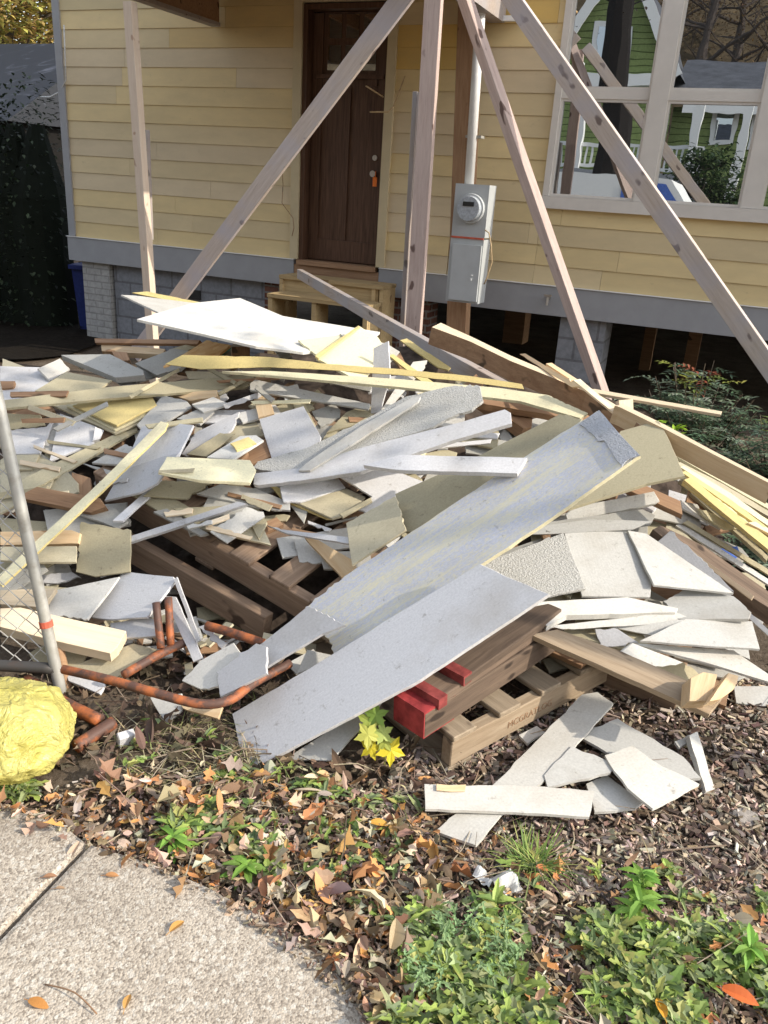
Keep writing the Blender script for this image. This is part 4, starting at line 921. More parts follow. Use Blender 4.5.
# ---- boards lying on the ground right of the seedling
gN = (0.03, -.06, 1)
def gboard(fl, z, m, lab, n=gN, tg='G', th=.009):
    pts = PX(tg, fl); cx = sum(p[0] for p in pts) / len(pts); cy = sum(p[1] for p in pts) / len(pts)
    c = gz(cx, cy, z); nd = -Vector(n).normalized(); N = nd / nd.dot(c - CAM)
    P = []
    for p in pts: r = ray(*p); P.append(CAM + r / N.dot(r))
    out = -nd; L = max(range(len(P)), key=lambda i: (P[(i + 1) % len(P)] - P[i]).length)
    ex = (P[(L + 1) % len(P)] - P[L]).normalized(); ey = out.cross(ex).normalized(); ce = sum(P, Vector()) / len(P)
    loc = [Vector(((q - ce).dot(ex), (q - ce).dot(ey))) for q in P]; e = []
    for i in range(len(loc)):
        a = loc[i]; d = loc[(i + 1) % len(loc)] - a; k = max(1, int(d.length / .03)); pn = Vector((-d.y, d.x)).normalized(); e.append(a)
        for q in range(1, k): e.append(a + d * q / k + pn * random.gauss(0, .0018))
    if sum(a.x * b.y - b.x * a.y for a, b in zip(e, e[1:] + e[:1])) < 0: e.reverse()
    nn = len(e); mb = MB()
    mb.add([(q.x, q.y, 0) for q in e] + [(q.x, q.y, -th) for q in e], [tuple(range(nn)), tuple(nn + i for i in range(nn))[::-1]] + [(i + nn, (i + 1) % nn + nn, (i + 1) % nn, i) for i in range(nn)])
    Mx = Matrix(((ex.x, ey.x, out.x, ce.x), (ex.y, ey.y, out.y, ce.y), (ex.z, ey.z, out.z, ce.z), (0, 0, 0, 1)))
    return tag(mb.build(FC, M[m], None, Mx), lab, 'board')
gboard([275, 465, 310, 447, 328, 460, 292, 482], .03, 'grey', 'small chip of board beside the pale pallet')
gboard([408, 562, 450, 545, 520, 598, 505, 610, 425, 617], .03, 'grey', 'ground slab partly covered, right end of the horizontal slab', n=(.0, -.05, 1))
gboard([110, 655, 235, 553, 400, 385, 430, 380, 462, 402, 320, 560, 240, 622, 190, 683], .062, 'white', 'long ground slab running diagonally up to the pallet', n=(-.04, -.05, 1))
gboard([325, 545, 380, 487, 467, 523, 455, 540, 332, 568], .07, 'grey', 'triangular ground slab in the middle of the fallen boards', n=(-.02, -.08, 1))
gboard([390, 465, 470, 432, 600, 508, 635, 550, 600, 552, 450, 500], .05, 'grey', 'rear ground slab half in shadow', n=(-.02, -.05, 1))
gboard([445, 505, 500, 486, 560, 528, 632, 562, 540, 611, 490, 570], .08, 'white', 'front right ground slab catching the sun', n=(-.03, -.08, 1))
gboard([88, 562, 300, 566, 425, 576, 414, 627, 240, 617, 90, 611], .065, 'white', 'horizontal ground slab with a strip of torn paper', n=(.0, -.06, 1))
gboard([112, 562, 170, 563, 168, 576, 112, 574], .072, 'pine', 'torn tan paper strip on the horizontal ground slab', th=.002)
gboard([583, 478, 612, 464, 620, 474, 592, 490], .05, 'grey', 'tiny offcut at the tip of the rear ground slab')
gboard([612, 466, 628, 458, 662, 572, 645, 578], .05, 'grey', 'narrow upright lath right of the ground slabs', n=(.3, -.2, .9), th=.02)
gboard([455, 5, 470, -12, 475, 10, 460, 22], .05, 'cool', 'small pale chip beside the bent pipe', tg='F') if False else None
# white block on the leaves
def block(px, py, s, lab):
    c = gz(px, py, .03); mb = MB(); mb.box(-s[0], s[0], -s[1], s[1], -s[2], s[2], M=Matrix.Rotation(.6, 4, 'Z') @ Matrix.Rotation(.25, 4, 'X'))
    o = mb.build('foam_block', M['cool'], None, Matrix.Translation(c)); bv = o.modifiers.new('b', 'BEVEL'); bv.width = .003; tag(o, lab, 'block')
block(126, 738, (.025, .014, .02), 'small white block on the leaves below the orange pipe')
# pale scrap on the leaf litter
gboard([495, 295, 535, 282, 565, 300, 568, 318, 530, 325, 505, 308][:0] or [0, 0, 1, 0, 1, 1], .05, 'grey', 'x') if False else None

# ---------------------------------------------------------------- orange pipes
def tubew(name, pts, r, mat, lab=None, cat=None, parent=None, n=10):
    mb = MB(); P = []
    pts = [Vector(p) for p in pts]
    for i in range(len(pts) - 1):                        # catmull smoothing
        p0 = pts[max(i - 1, 0)]; p1 = pts[i]; p2 = pts[i + 1]; p3 = pts[min(i + 2, len(pts) - 1)]
        for k in range(4):
            t = k / 4; P.append(.5 * ((2 * p1) + (-p0 + p2) * t + (2 * p0 - 5 * p1 + 4 * p2 - p3) * t * t + (-p0 + 3 * p1 - 3 * p2 + p3) * t ** 3))
    P.append(pts[-1]); mb.tube(P, r, n); mb.smooth = True
    o = mb.build(name, mat, parent); return tag(o, lab, cat) if lab else o
def e3(x, y, z): p = PX('E', [x, y])[0]; return gz(p[0], p[1], z)
pf = empty('tubular_rack', e3(480, 640, .1), 'bent orange tubular frame rusting under the left boards', 'pipe frame')
tubew('rail', [e3(190, 568, .14), e3(330, 600, .15), e3(470, 640, .15), e3(600, 672, .14), e3(690, 660, .14), e3(760, 610, .15), e3(870, 550, .16)], .0145, M['pipe'], parent=pf)
tubew('cross_pipe', [e3(370, 585, .10), e3(480, 522, .12), e3(560, 485, .14)], .015, M['pipe'], parent=pf)
tubew('upright_tube', [e3(483, 505, .14), e3(468, 368, .26)], .013, M['pipe'], parent=pf)
tubew('upright_tube', [e3(512, 495, .14), e3(505, 352, .27)], .013, M['pipe'], parent=pf)
tubew('orange_pipe', [e3(620, 437, .20), e3(700, 460, .2), e3(790, 490, .19)], .016, M['pipe'], 'short orange pipe behind the white offcuts at left', 'pipe')
tp_ = empty('pipe_tee', e3(300, 740, .04), 'orange pipe tee lying on the leaves beside the yellow bag', 'pipe')
tubew('long_tube', [e3(80, 600, .06), e3(190, 668, .05), e3(300, 722, .045)], .02, M['pipe'], parent=tp_)
tubew('cross_tube', [e3(228, 800, .03), e3(290, 760, .035), e3(340, 728, .04)], .021, M['pipe'], parent=tp_)

# ---------------------------------------------------------------- chain link fence
fe = empty('chain_link_fence', gz(62, 697), 'galvanised chain link fence with a leaning pipe post at the left edge', 'fence')
fb = gz(62, 697, 0); r_ = ray(3, 425); ftp = CAM + r_ * ((fb.y + .12) / r_.y); pd = (ftp - fb).normalized()
tubew('post', [fb - pd * .05, fb + pd * .5, ftp, ftp + pd * .35], .0185, M['galv'], parent=fe, n=14)
s1_ = fb - Vector((0, .0, .05)); tubew('sleeve', [gz(70, 696, -.03), gz(63, 668, .05), ptz(57, 641, .13)], .018, M['pipe'] if False else M['brown'], parent=fe)
ca_ = fb + pd * .30; mb = MB(); mb.tube([fb + pd * .245 , fb + pd * .265], .0215, 12); mb.build('red_mark', M['redtape'], fe)
ld_ = Vector((-1, -.05, 0)).normalized(); pu_ = pd
tubew('bottom_rail', [fb + pu_ * .10 + ld_ * .0, fb + pu_ * .105 + ld_ * .3, fb + pu_ * .11 + ld_ * 1.3], .019, M['blackpipe'], parent=fe)
mb = MB(); dw_ = .034; hh = .048
nrm = ld_.cross(pu_).normalized()
for k in range(38):
    pts = []
    for j in range(0, 24):
        off = (0 if (j + k) % 2 else dw_)
        q = fb + ld_ * (k * dw_ + off * (1 if True else 0)) + pu_ * (.10 + j * hh * .5 * 1.35)
        q += nrm * (.02 * math.sin(k * .5) + (.0025 if off else -.0025)) + ld_ * .004 * math.sin(j * .9 + k)
        pts.append(q)
    mb.tube(pts, .0022, 4)
mb.build('chain_mesh', M['mesh'], fe)

# ---------------------------------------------------------------- yellow bag
def bag():
    c = gz(-16, 792, 0); mb = MB(); nu, nv = 150, 96; vs = []; pl = []
    for _ in range(120):
        v = Vector((random.gauss(0, 1), random.gauss(0, 1), random.gauss(0, .8))).normalized(); pl.append((v, U_(.90, 1.0)))
    for j in range(nv + 1):
        ph = math.pi * j / nv
        for i in range(nu):
            th_ = 2 * math.pi * i / nu
            d = Vector((math.sin(ph) * math.cos(th_), math.sin(ph) * math.sin(th_), math.cos(ph)))
            f = 1 + .09 * noise.noise(d * 1.7 + Vector((3, 1, 0))) + .05 * noise.noise(Vector((d.x * 4, d.y * 4, d.z * 1.6))) 
            f *= min([h_ / max(.05, d.dot(v_)) for v_, h_ in pl if d.dot(v_) > .5] or [1.1]) * 1.03; rg = noise.noise(Vector((d.x * 5 + d.z * 2, d.y * 5, d.z * 2.5)) + Vector((9, 2, 5))); f += .028 * (1 - min(1, abs(rg) * 4)) - .01
            rg = noise.noise(Vector((d.x * 11, d.y * 11 + d.z * 4, d.z * 6))); f += .008 * (1 - min(1, abs(rg) * 4))
            
            z = d.z * .126 * f + .102
            if z < .012: z = .012 + (z - .012) * .1
            vs.append((c.x + d.x * .19 * f * (1.06 if d.z < 0 else 1), c.y + .13 + d.y * .19 * f, z))
    fs = [(j * nu + i, (j + 1) * nu + i, (j + 1) * nu + (i + 1) % nu, j * nu + (i + 1) % nu) for j in range(nv) for i in range(nu)]
    mb.add(vs, fs); o = mb.build('plastic_bag', M['bag'], smooth=True); tag(o, 'full crumpled yellow plastic bag on the weeds at the pavement edge', 'bag')
bag()

# ---------------------------------------------------------------- leaves and plants
def leaf(mb, p, d, up, L, W, col, droop=.3, fold=.25, lob=0, seg=4, prof=None):
    d = d.normalized(); s = d.cross(up)
    if s.length < 1e-3: s = Vector((1, 0, 0))
    s.normalize(); u = s.cross(d).normalized(); vs = []; fs = []
    for k in range(seg + 1):
        t = k / seg; w_ = W * (math.sin(math.pi * min(1, t * .9 + .08)) ** .8) * .5
        if lob: w_ *= 1 + lob * (1 if k % 2 else -1)
        if k == seg: w_ = W * .02
        c = p + d * (L * t) - u * (droop * L * t * t) + s * (lob * .05 * L * math.sin(k * 2.3))
        vs += [c - s * w_ + u * fold * w_, c - u * 0, c + s * w_ + u * fold * w_]
        if k: b = 3 * (k - 1); fs += [(b, b + 1, b + 4, b + 3), (b + 1, b + 2, b + 5, b + 4)]
    mb.add(vs, fs, col)
def vary(c, a=.2):
    v = U_(1 - a, 1 + a); return tuple(max(0, x * v * U_(1 - a * .3, 1 + a * .3)) for x in c)
DRY = [(.40, .27, .16), (.38, .20, .09), (.24, .145, .085), (.54, .42, .29), (.32, .22, .15), (.54, .29, .10), (.17, .11, .07), (.50, .38, .25), (.50, .42, .32), (.50, .25, .09)]
PAV = PX('O', [-60, 790, 0, 806, 60, 822, 88, 843, 150, 862, 205, 885, 262, 915, 350, 968, 410, 1018, 520, 1070, -60, 1100])
def surf(px, py):
    p = gz(px, py, 0)
    if inpoly(proj(Vector((p.x, p.y, .034)))[:2], PAV): return Vector((p.x, p.y, .03))
    return Vector((p.x, p.y, G(p.x, p.y)))
def patch(poly, th):
    while True:
        q = sample(poly); p = surf(*q)
        if noise.noise(Vector((p.x * 5.5, p.y * 5.5, 7))) > th + U_(-.12, .12): return p
def sample(poly):
    x0, x1 = min(p[0] for p in poly), max(p[0] for p in poly); y0, y1 = min(p[1] for p in poly), max(p[1] for p in poly)
    while True:
        p = (U_(x0, x1), U_(y0, y1))
        if inpoly(p, poly): return p
def up_r(a): return Vector((random.gauss(0, a), random.gauss(0, a), 1)).normalized()
def dryleaves(name, poly, n, smin, smax, cols=DRY, z=.012, zr=.02):
    mb = MB()
    for _ in range(n):
        px, py = sample(poly); p = surf(px, py) + Vector((0, 0, z + rnd() * zr)); an = U_(0, 6.28)
        d = Vector((math.cos(an), math.sin(an), random.gauss(0, .35))); L = smin + (smax * 1.25 - smin) * rnd() ** 1.9
        leaf(mb, p, d, up_r(.6), L, L * U_(.25, .62), vary(random.choice(cols), .38), U_(-.6, .8), U_(-.9, 1.3), lob=random.choice((0, .2, .45, .6)) if L > .025 else 0, seg=5)
    return mb.build(name, M['dryleaf'])
LIT = PX('O', [-30, 812, 40, 790, 100, 778, 235, 772, 260, 780, 420, 780, 520, 850, 640, 870, 800, 880, 800, 1060, 372, 1060, 345, 985, 290, 935, 205, 892, 140, 868, 88, 848])
tag(dryleaves('leaf_litter', LIT, 1500, .012, .042), kind='stuff')
BANDP = PX('O', [60, 800, 200, 770, 330, 760, 430, 800, 460, 860, 420, 980, 385, 1030, 330, 965, 250, 910, 160, 875, 90, 850])
tag(dryleaves('leaf_litter', BANDP, 560, .02, .062, z=.02, zr=.03), kind='stuff')
EDGE = PX('O', [-20, 800, 60, 814, 100, 838, 210, 878, 300, 925, 380, 985, 430, 1040, 390, 1040, 340, 990, 262, 934, 190, 896, 80, 858, -20, 822])
tag(dryleaves('leaf_litter', EDGE, 170, .015, .055, z=.012, zr=.015), kind='stuff')
UPP = PX('O', [-30, 700, 80, 640, 240, 640, 380, 720, 440, 790, 250, 780, 90, 760, 0, 800])
tag(dryleaves('leaf_litter', UPP, 900, .02, .06, cols=[(.12, .09, .06), (.2, .14, .09), (.09, .06, .04)]), kind='stuff')  # darker leaf colours here paint in the shadow at the pile's foot
# bark mulch and chips
def chips(name, poly, n, cols, lo_, hi_):
    mb = MB()
    for _ in range(n):
        px, py = sample(poly); p = surf(px, py) + Vector((0, 0, .004 + rnd() * .016)); an = U_(0, 6.28); L = U_(lo_, hi_) * U_(.5, 1); W = L * U_(.12, .5); T = U_(.002, .007)
        R = Matrix.Translation(p) @ Matrix.Rotation(an, 4, 'Z') @ Matrix.Rotation(random.gauss(0, .3), 4, 'Y') @ Matrix.Rotation(random.gauss(0, .5), 4, 'X')
        c = vary(random.choice(cols), .35); k = U_(.3, .9)
        vs = [(-L, -W * k, -T), (L * U_(.6, 1), -W, -T), (L, W * k, -T), (-L * U_(.6, 1), W, -T), (-L, -W * k, T), (L * U_(.6, 1), -W, T), (L, W * k, T), (-L * U_(.6, 1), W, T)]
        mb.add([R @ (Vector(v) * .5) for v in vs], [(4, 5, 6, 7), (0, 1, 5, 4), (1, 2, 6, 5), (2, 3, 7, 6), (3, 0, 4, 7)], c)
    return tag(mb.build(name, M['attr']), kind='stuff')
MUL = PX('O', [380, 800, 420, 700, 620, 690, 800, 670, 800, 980, 600, 900, 440, 880])
chips('bark_mulch', MUL, 9000, [(.34, .25, .18), (.46, .36, .27), (.19, .135, .095), (.60, .50, .40), (.24, .20, .17), (.13, .09, .07)], .012, .055)
chips('bark_mulch', PX('O', [768, 655, 900, 640, 1080, 700, 1080, 1010, 768, 985]), 3500, [(.34, .25, .18), (.46, .36, .27), (.19, .135, .095), (.24, .20, .17)], .012, .055)
chips('bark_mulch', LIT, 7000, [(.24, .18, .12), (.38, .29, .21), (.14, .10, .07), (.52, .44, .35)], .01, .04)
chips('bark_mulch', PX('O', [60, 822, 150, 862, 262, 912, 350, 965, 420, 1030, 360, 1030, 300, 975, 200, 905, 100, 862]), 500, [(.3, .22, .15), (.18, .12, .08), (.45, .36, .26)], .006, .02)
# twigs
mb = MB()
for _ in range(260):
    px, py = sample(random.choice((MUL, LIT, UPP))); p = surf(px, py) + Vector((0, 0, .02)); an = U_(0, 6.28); L = U_(.05, .22); d = Vector((math.cos(an), math.sin(an), U_(-.05, .25)))
    q = p + d * L * .5 + Vector((U_(-.01, .01), U_(-.01, .01), U_(0, .012))); mb.tube([p, q, q + (d + Vector((U_(-.3, .3), U_(-.3, .3), U_(-.25, 0)))) * L * .5], U_(.0008, .0022), 4, vary(random.choice([(.3, .22, .16), (.42, .34, .25), (.14, .1, .07)])))
tag(mb.build('fallen_twigs', M['attr']), kind='stuff')
# single leaves on the pavement
for i, (px, py, an, L, c, lab) in enumerate(((177, 922, 1.0, .042, (.50, .26, .07), 'orange leaf standing out in the middle of the pavement'), (127, 997, 1.6, .035, (.55, .30, .09), 'small oval golden leaf on the lower pavement'), (38, 1000, -.25, .045, (.48, .22, .06), 'brown orange leaf at the lower left of the pavement'), (50, 873, .3, .03, (.28, .15, .08), 'curled brown leaf beside the pavement joint'), (112, 872, 0.1, .03, (.40, .20, .08), 'tan leaf just right of the pavement joint'), (380, 820, 0, .05, (.62, .33, .06), 'bright orange leaf on the mulch above the weeds'), (742, 992, -.4, .075, (.55, .13, .03), 'red orange leaf at the lower right corner'), (662, 1003, 1.6, .05, (.62, .30, .03), 'orange leaf standing among the lower right weeds'), (268, 1018, 0.2, .07, (.42, .24, .16), 'pinkish brown leaf by the pavement edge') if False else (60, 885, .2, .02, (.3, .2, .12), 'tiny brown leaf fragment under the pavement joint'))):
    p = gz(px, py, .05 if px < 300 else .06) - Vector((0, 0, .008)); mb = MB(); d = Vector((math.cos(an), math.sin(an), .08))
    leaf(mb, p - d * L / 2, d, Vector((U_(-.2, .2), -.2, 1)), L, L * .45, c, .25, .5, seg=6)
    mb.tube([p - d * L / 2, p - d * (L / 2 + .012)], .0008, 4, c)
    tag(mb.build('fallen_leaf', M['dryleaf']), lab, 'leaf')
# pavement twig
tag(tubew('twig', [g2(45, 985) + (.036,), g2(75, 998) + (.05,), g2(97, 1016) + (.04,)], .0016, M['brown']), 'thin curved twig on the lower left of the pavement', 'twig')
# rocks
def rock(px, py, s, lab, col=(.30, .27, .24)):
    p = surf(px, py); mb = MB(); nu, nv = 14, 9; vs = []
    sd = Vector((U_(0, 9), U_(0, 9), 0))
    for j in range(nv + 1):
        for i in range(nu):
            a = math.pi * j / nv; b = 2 * math.pi * i / nu; d = Vector((math.sin(a) * math.cos(b), math.sin(a) * math.sin(b), math.cos(a)))
            f = 1 + .5 * noise.noise(d * 1.6 + sd); vs.append(p + Vector((d.x * s * 1.3 * f, d.y * s * f, d.z * s * .6 * f + s * .25)))
    mb.add(vs, [(j * nu + i, (j + 1) * nu + i, (j + 1) * nu + (i + 1) % nu, j * nu + (i + 1) % nu) for j in range(nv) for i in range(nu)], col)
    tag(mb.build('rock', M['attr']), lab, 'rock')
for a in ((742, 822, .032, 'largest grey rock at the right edge of the mulch'), (712, 836, .018, 'small rock just left of the largest one'), (757, 885, .018, 'small grey rock at the right edge above the weeds'), (690, 880, .02, 'flat rock half sunk in the mulch'), (716, 876, .015, 'pebble right of the flat sunken rock'), (560, 845, .014, 'pebble below the ground slabs')): rock(*a)
# ground cover weeds
GRN = [(.16, .24, .06), (.25, .34, .08), (.36, .46, .11), (.10, .15, .05), (.19, .24, .11), (.33, .38, .17), (.38, .40, .12)]
def clump(mb, p, n, L, W, cols=GRN, rise=.5, lob=.15, seg=4):
    for _ in range(n):
        an = U_(0, 6.28); d = Vector((math.cos(an), math.sin(an), U_(.1, rise * 2))); l = L * U_(.5, 1.15)
        leaf(mb, p + Vector((U_(-.01, .01), U_(-.01, .01), .005)), d, ZV, l, W * U_(.7, 1.2), vary(random.choice(cols), .2), U_(.1, .7), U_(.1, .6), lob=lob, seg=seg)
mb = MB()
WR = PX('O', [395, 1060, 380, 985, 400, 930, 440, 905, 520, 905, 600, 890, 700, 935, 800, 960, 800, 1060])
for _ in range(300): clump(mb, patch(WR, -.02) + ZV * U_(.012, .03), random.randint(6, 12), U_(.022, .062), U_(.010, .024), rise=.7, lob=random.choice((.15, .4, .6)), seg=6)
for poly, n in (([150, 830, 215, 812, 262, 850, 270, 890, 190, 880], 34), ([-20, 800, 70, 785, 80, 820, -10, 830], 40), ([215, 840, 270, 850, 285, 895, 235, 895], 22), ([200, 795, 330, 790, 430, 850, 380, 930, 300, 880], 26), ([90, 720, 240, 710, 300, 790, 130, 800], 16), ([440, 860, 640, 870, 768, 900, 768, 960, 440, 930], 34), ([290, 770, 430, 790, 420, 820, 300, 800], 20)):
    P_ = PX('O', poly)
    for _ in range(n): clump(mb, patch(P_, .0) + ZV * U_(.012, .03), random.randint(4, 8), U_(.02, .055), U_(.008, .022), lob=random.choice((.1, .4)), seg=6)
tag(mb.build('ground_weeds', M['leaf']), kind='stuff')
# dry grass blades
mb = MB()
for poly, n in (([100, 720, 260, 700, 300, 770, 130, 790], 420), ([200, 760, 300, 770, 290, 830, 200, 820], 120), ([150, 800, 430, 800, 400, 960, 260, 900], 160), ([480, 860, 700, 880, 760, 1000, 500, 1000], 90)):
    P_ = PX('O', poly)
    for _ in range(n):
        p = surf(*sample(P_)); an = U_(0, 6.28); d = Vector((math.cos(an), math.sin(an), U_(.1, .9))); leaf(mb, p, d, ZV, U_(.05, .14), .003, vary(random.choice([(.42, .36, .2), (.25, .28, .1), (.5, .44, .3)])), U_(.2, .8), .2, seg=4)
tag(mb.build('dry_grass', M['leaf']), kind='stuff')
# single plants
def plant(name, px, py, label, cat, fn):
    p = surf(px, py); r = empty(name, p, label, cat); fn(r, p); return r
def grass_tuft(r, p):
    mb = MB()
    for _ in range(150):
        an = U_(0, 6.28); leaf(mb, p + Vector((U_(-.03, .03), U_(-.02, .02), 0)), Vector((math.cos(an), math.sin(an), U_(.8, 3))), ZV, U_(.05, .12), .0035, vary(random.choice([(.22, .32, .07), (.4, .42, .14), (.12, .2, .05)])), U_(.2, .9), .2, seg=5)
    mb.build('blades', M['leaf'], r)
plant('grass_tuft', 530, 870, 'fine green grass tuft below the ground slabs', 'grass', grass_tuft)
def feather(r, p):
    mb = MB(); ms = MB()
    for k in range(9):
        an = U_(0, 6.28); top = p + Vector((math.cos(an) * U_(.02, .07), math.sin(an) * U_(.02, .07), U_(.05, .10))); ms.tube([p, p.lerp(top, .5) + Vector((0, 0, .01)), top], [.0018, .0014, .0008], 5, (.14, .24, .08))
        for j in range(16):
            q = p.lerp(top, U_(.15, 1)); a2 = U_(0, 6.28); leaf(mb, q, Vector((math.cos(a2), math.sin(a2), U_(-.1, .6))), ZV, U_(.015, .035), .006, vary((.26, .38, .17), .2), .3, .3, lob=.5, seg=6)
    ms.build('stem', M['leaf'], r); mb.build('leaves', M['leaf'], r)
plant('feathery_weed', 455, 950, 'silvery feathery weed at the pavement corner', 'weed', feather)
plant('feathery_weed', 425, 985, 'lower feathery weed hanging over the pavement edge', 'weed', feather)
plant('feathery_weed', 500, 975, 'feathery weed right of the other two', 'weed', feather)
def tallweed(hh_):
    def f(r, p):
        mb = MB(); ms = MB(); top = p + Vector((U_(-.03, .03), U_(-.02, .02), hh_)); ms.tube([p, p.lerp(top, .5) + Vector((.008, 0, 0)), top], [.0025, .002, .001], 6, (.2, .3, .08))
        for j in range(22):
            q = p.lerp(top, U_(.1, 1)); a2 = j * 2.4; leaf(mb, q, Vector((math.cos(a2), math.sin(a2), U_(.2, .9))), ZV, U_(.03, .06), .018, vary((.20, .36, .06), .25), .5, .4, lob=.12, seg=5)
        ms.build('stem', M['leaf'], r); mb.build('leaves', M['leaf'], r)
    return f
plant('leafy_weed', 640, 900, 'tallest bright leafy weed in the mulch at lower right', 'weed', tallweed(.11))
plant('leafy_weed', 632, 925, 'leafy weed just below the tallest bright one', 'weed', tallweed(.08))
plant('leafy_weed', 240, 880, 'broad leafy weed at the pavement edge left', 'weed', tallweed(.05))
plant('leafy_weed', 180, 855, 'leafy weed near the pavement joint end', 'weed', tallweed(.05))
plant('leafy_weed', 745, 960, 'leafy weed at the right edge near the red leaf', 'weed', tallweed(.08))
# yellow green seedling: lobed leaves on a stem
def seedling():
    p = surf(384, 768); r = empty('seedling', p, 'yellow green seedling with lobed leaves in front of the red timbers', 'seedling')
    top = ptz(376, 708, .19); top = p + Vector((-.02, 0.02, .19)); st_ = MB(); st_.tube([p, p.lerp(top, .5) + Vector((.01, 0, 0)), top], [.003, .0025, .0015], 6, (.35, .35, .1)); st_.build('stem', M['leaf'], r)
    for (px, py, z, L, an, c) in ((370, 722, .16, .085, 2.4, (.42, .50, .10)), (376, 715, .18, .075, 1.4, (.25, .38, .07)), (368, 735, .14, .08, 3.2, (.55, .55, .12)), (383, 733, .14, .07, .2, (.40, .48, .12)), (391, 750, .09, .09, -.6, (.70, .58, .03)), (371, 748, .09, .07, 3.6, (.62, .52, .03)), (385, 742, .11, .06, -1.2, (.45, .5, .1))):
        c3 = ptz(px, py, z); mb = MB(); base = Vector((c3.x, c3.y, z)); nr = Vector((U_(-.3, .3), -.75, .65)).normalized(); ax = nr.orthogonal().normalized(); ay = nr.cross(ax); vs = [base]; n_ = 30
        for k in range(n_):
            a = 2 * math.pi * k / n_; rr = L * .5 * (.74 + .24 * math.cos(5 * a)) * (1 + .1 * math.cos(15 * a)); vs.append(base + (ax * math.cos(a + an) + ay * math.sin(a + an)) * rr - nr * rr * rr * 6 * (.4 + .6 * abs(math.sin(a))))
        mb.add(vs, [(0, k + 1, (k + 1) % n_ + 1) for k in range(n_)], c); mb.tube([base, top.lerp(p, U_(.1, .5))], .001, 4, (.4, .4, .1)); mb.build('leaf', M['leaf'], r)
seedling()
# nandina shrub behind the pile
def nandina(x, y, h, rad, n, label):
    p = Vector((x, y, G(x, y))); r = empty('shrub', p, label, 'shrub', 'dark leaved shrubs beside the crawl space'); ms = MB(); mb = MB()
    for k in range(n):
        an = U_(0, 6.28); rr = rad * math.sqrt(rnd()); hh_ = h * (1 - .45 * (rr / rad) ** 2) * U_(.55, 1.05); top = p + Vector((math.cos(an) * rr, math.sin(an) * rr, hh_)); b0 = p + Vector((U_(-.06, .06), U_(-.06, .06), 0))
        ms.tube([b0, b0.lerp(top, .5) + Vector((0, 0, .03)), top], [.006, .004, .002], 5, (.16, .12, .08))
        for j in range(11):
            q = b0.lerp(top, U_(.35, 1.0)) ; a2 = U_(0, 6.28); fd = Vector((math.cos(a2), math.sin(a2), U_(.0, .9))).normalized(); FL = U_(.09, .17)
            base = random.choice([(.10, .16, .09), (.15, .20, .13), (.07, .11, .06), (.24, .29, .20)])
            if q.z > p.z + h * .75 and rnd() < .45: base = random.choice([(.30, .09, .05), (.28, .3, .06), (.16, .2, .05)])
            for i in range(9):
                t = (i + 1) / 9; b_ = q + fd * FL * t - ZV * FL * .35 * t * t; sd = fd.cross(ZV).normalized() * (1 if i % 2 else -1)
                leaf(mb, b_, (fd * .7 + sd + Vector((0, 0, U_(-.3, .3)))), ZV, U_(.035, .06), .017, vary(base, .3), .25, .3, seg=2)
    ms.build('stems', M['leaf'], r); mb.build('foliage', M['leaf'], r)
def sx(px, py, Y): r = ray(px, py); q = CAM + r * (Y / r.y); return q.x, q.z
xx, zz = sx(695, 420, 4.9); nandina(xx, 4.9, .85, .4, 62, 'dark shrub with reddish tips in front of the crawl space')
xx, zz = sx(765, 470, 4.3); nandina(xx + .1, 4.2, .72, .42, 60, 'dark shrub at the right edge behind the sloping timber')
xx, zz = sx(765, 540, 3.5); nandina(xx + .15, 3.4, .4, .3, 26, 'low leafy shrub at the right edge below the sloping timber')
for k, (px, py, Y) in enumerate(((655, 425, 4.4), (675, 432, 4.5))):
    x_, z_ = sx(px, py, Y); p = Vector((x_, Y, 0)); r = empty('young_sprout', p, ('bright green sprout in front of the dark shrub, left one', 'bright green sprout in front of the dark shrub, right one')[k], 'sprout'); mb = MB()
    for j in range(12): leaf(mb, Vector((x_, Y, z_ - .05 + U_(0, .08))), Vector((U_(-1, 1), U_(-1, .3), U_(.2, 1.2))), ZV, .07, .025, vary((.30, .48, .04), .2), .4, .3)
    mb.tube([p, Vector((x_, Y, z_))], .004, 5, (.3, .35, .08)); mb.build('foliage', M['leaf'], r)

# scraps of litter among the weeds
def scrap(px, py, s, mat, lab):
    p = surf(px, py) + ZV * .03; mb = MB(); n_ = 9; vs = []; sd = Vector((U_(0, 9), 0, 0))
    for j in range(n_):
        for i in range(n_): x, y = (i / 4 - 1) * s, (j / 4 - 1) * s * .8; vs.append((x, y, s * .9 * noise.noise(Vector((x / s * 1.4, y / s * 1.4, 0)) + sd)))
    mb.add(vs, [(j * n_ + i, j * n_ + i + 1, (j + 1) * n_ + i + 1, (j + 1) * n_ + i) for j in range(n_ - 1) for i in range(n_ - 1)])
    tag(mb.build('litter_scrap', mat, None, Matrix.Translation(p) @ Matrix.Rotation(U_(0, 6), 4, 'Z') @ Matrix.Rotation(.3, 4, 'X')), lab, 'litter')
clearp = plain('grubby_plastic', (.50, .50, .48), .3, .6, .2)
scrap(505, 895, .035, clearp, 'crumpled grey plastic scrap just below the grass tuft'); scrap(482, 890, .028, clearp, 'smaller crumpled plastic scrap left of the grass tuft base'); scrap(668, 948, .026, clearp, 'crumpled pale scrap among the lower right weeds')
scrap(268, 852, .03, plain('pink_paper', (.56, .44, .36), .8, .2), 'pinkish beige paper scrap on the leaf litter at the centre left')
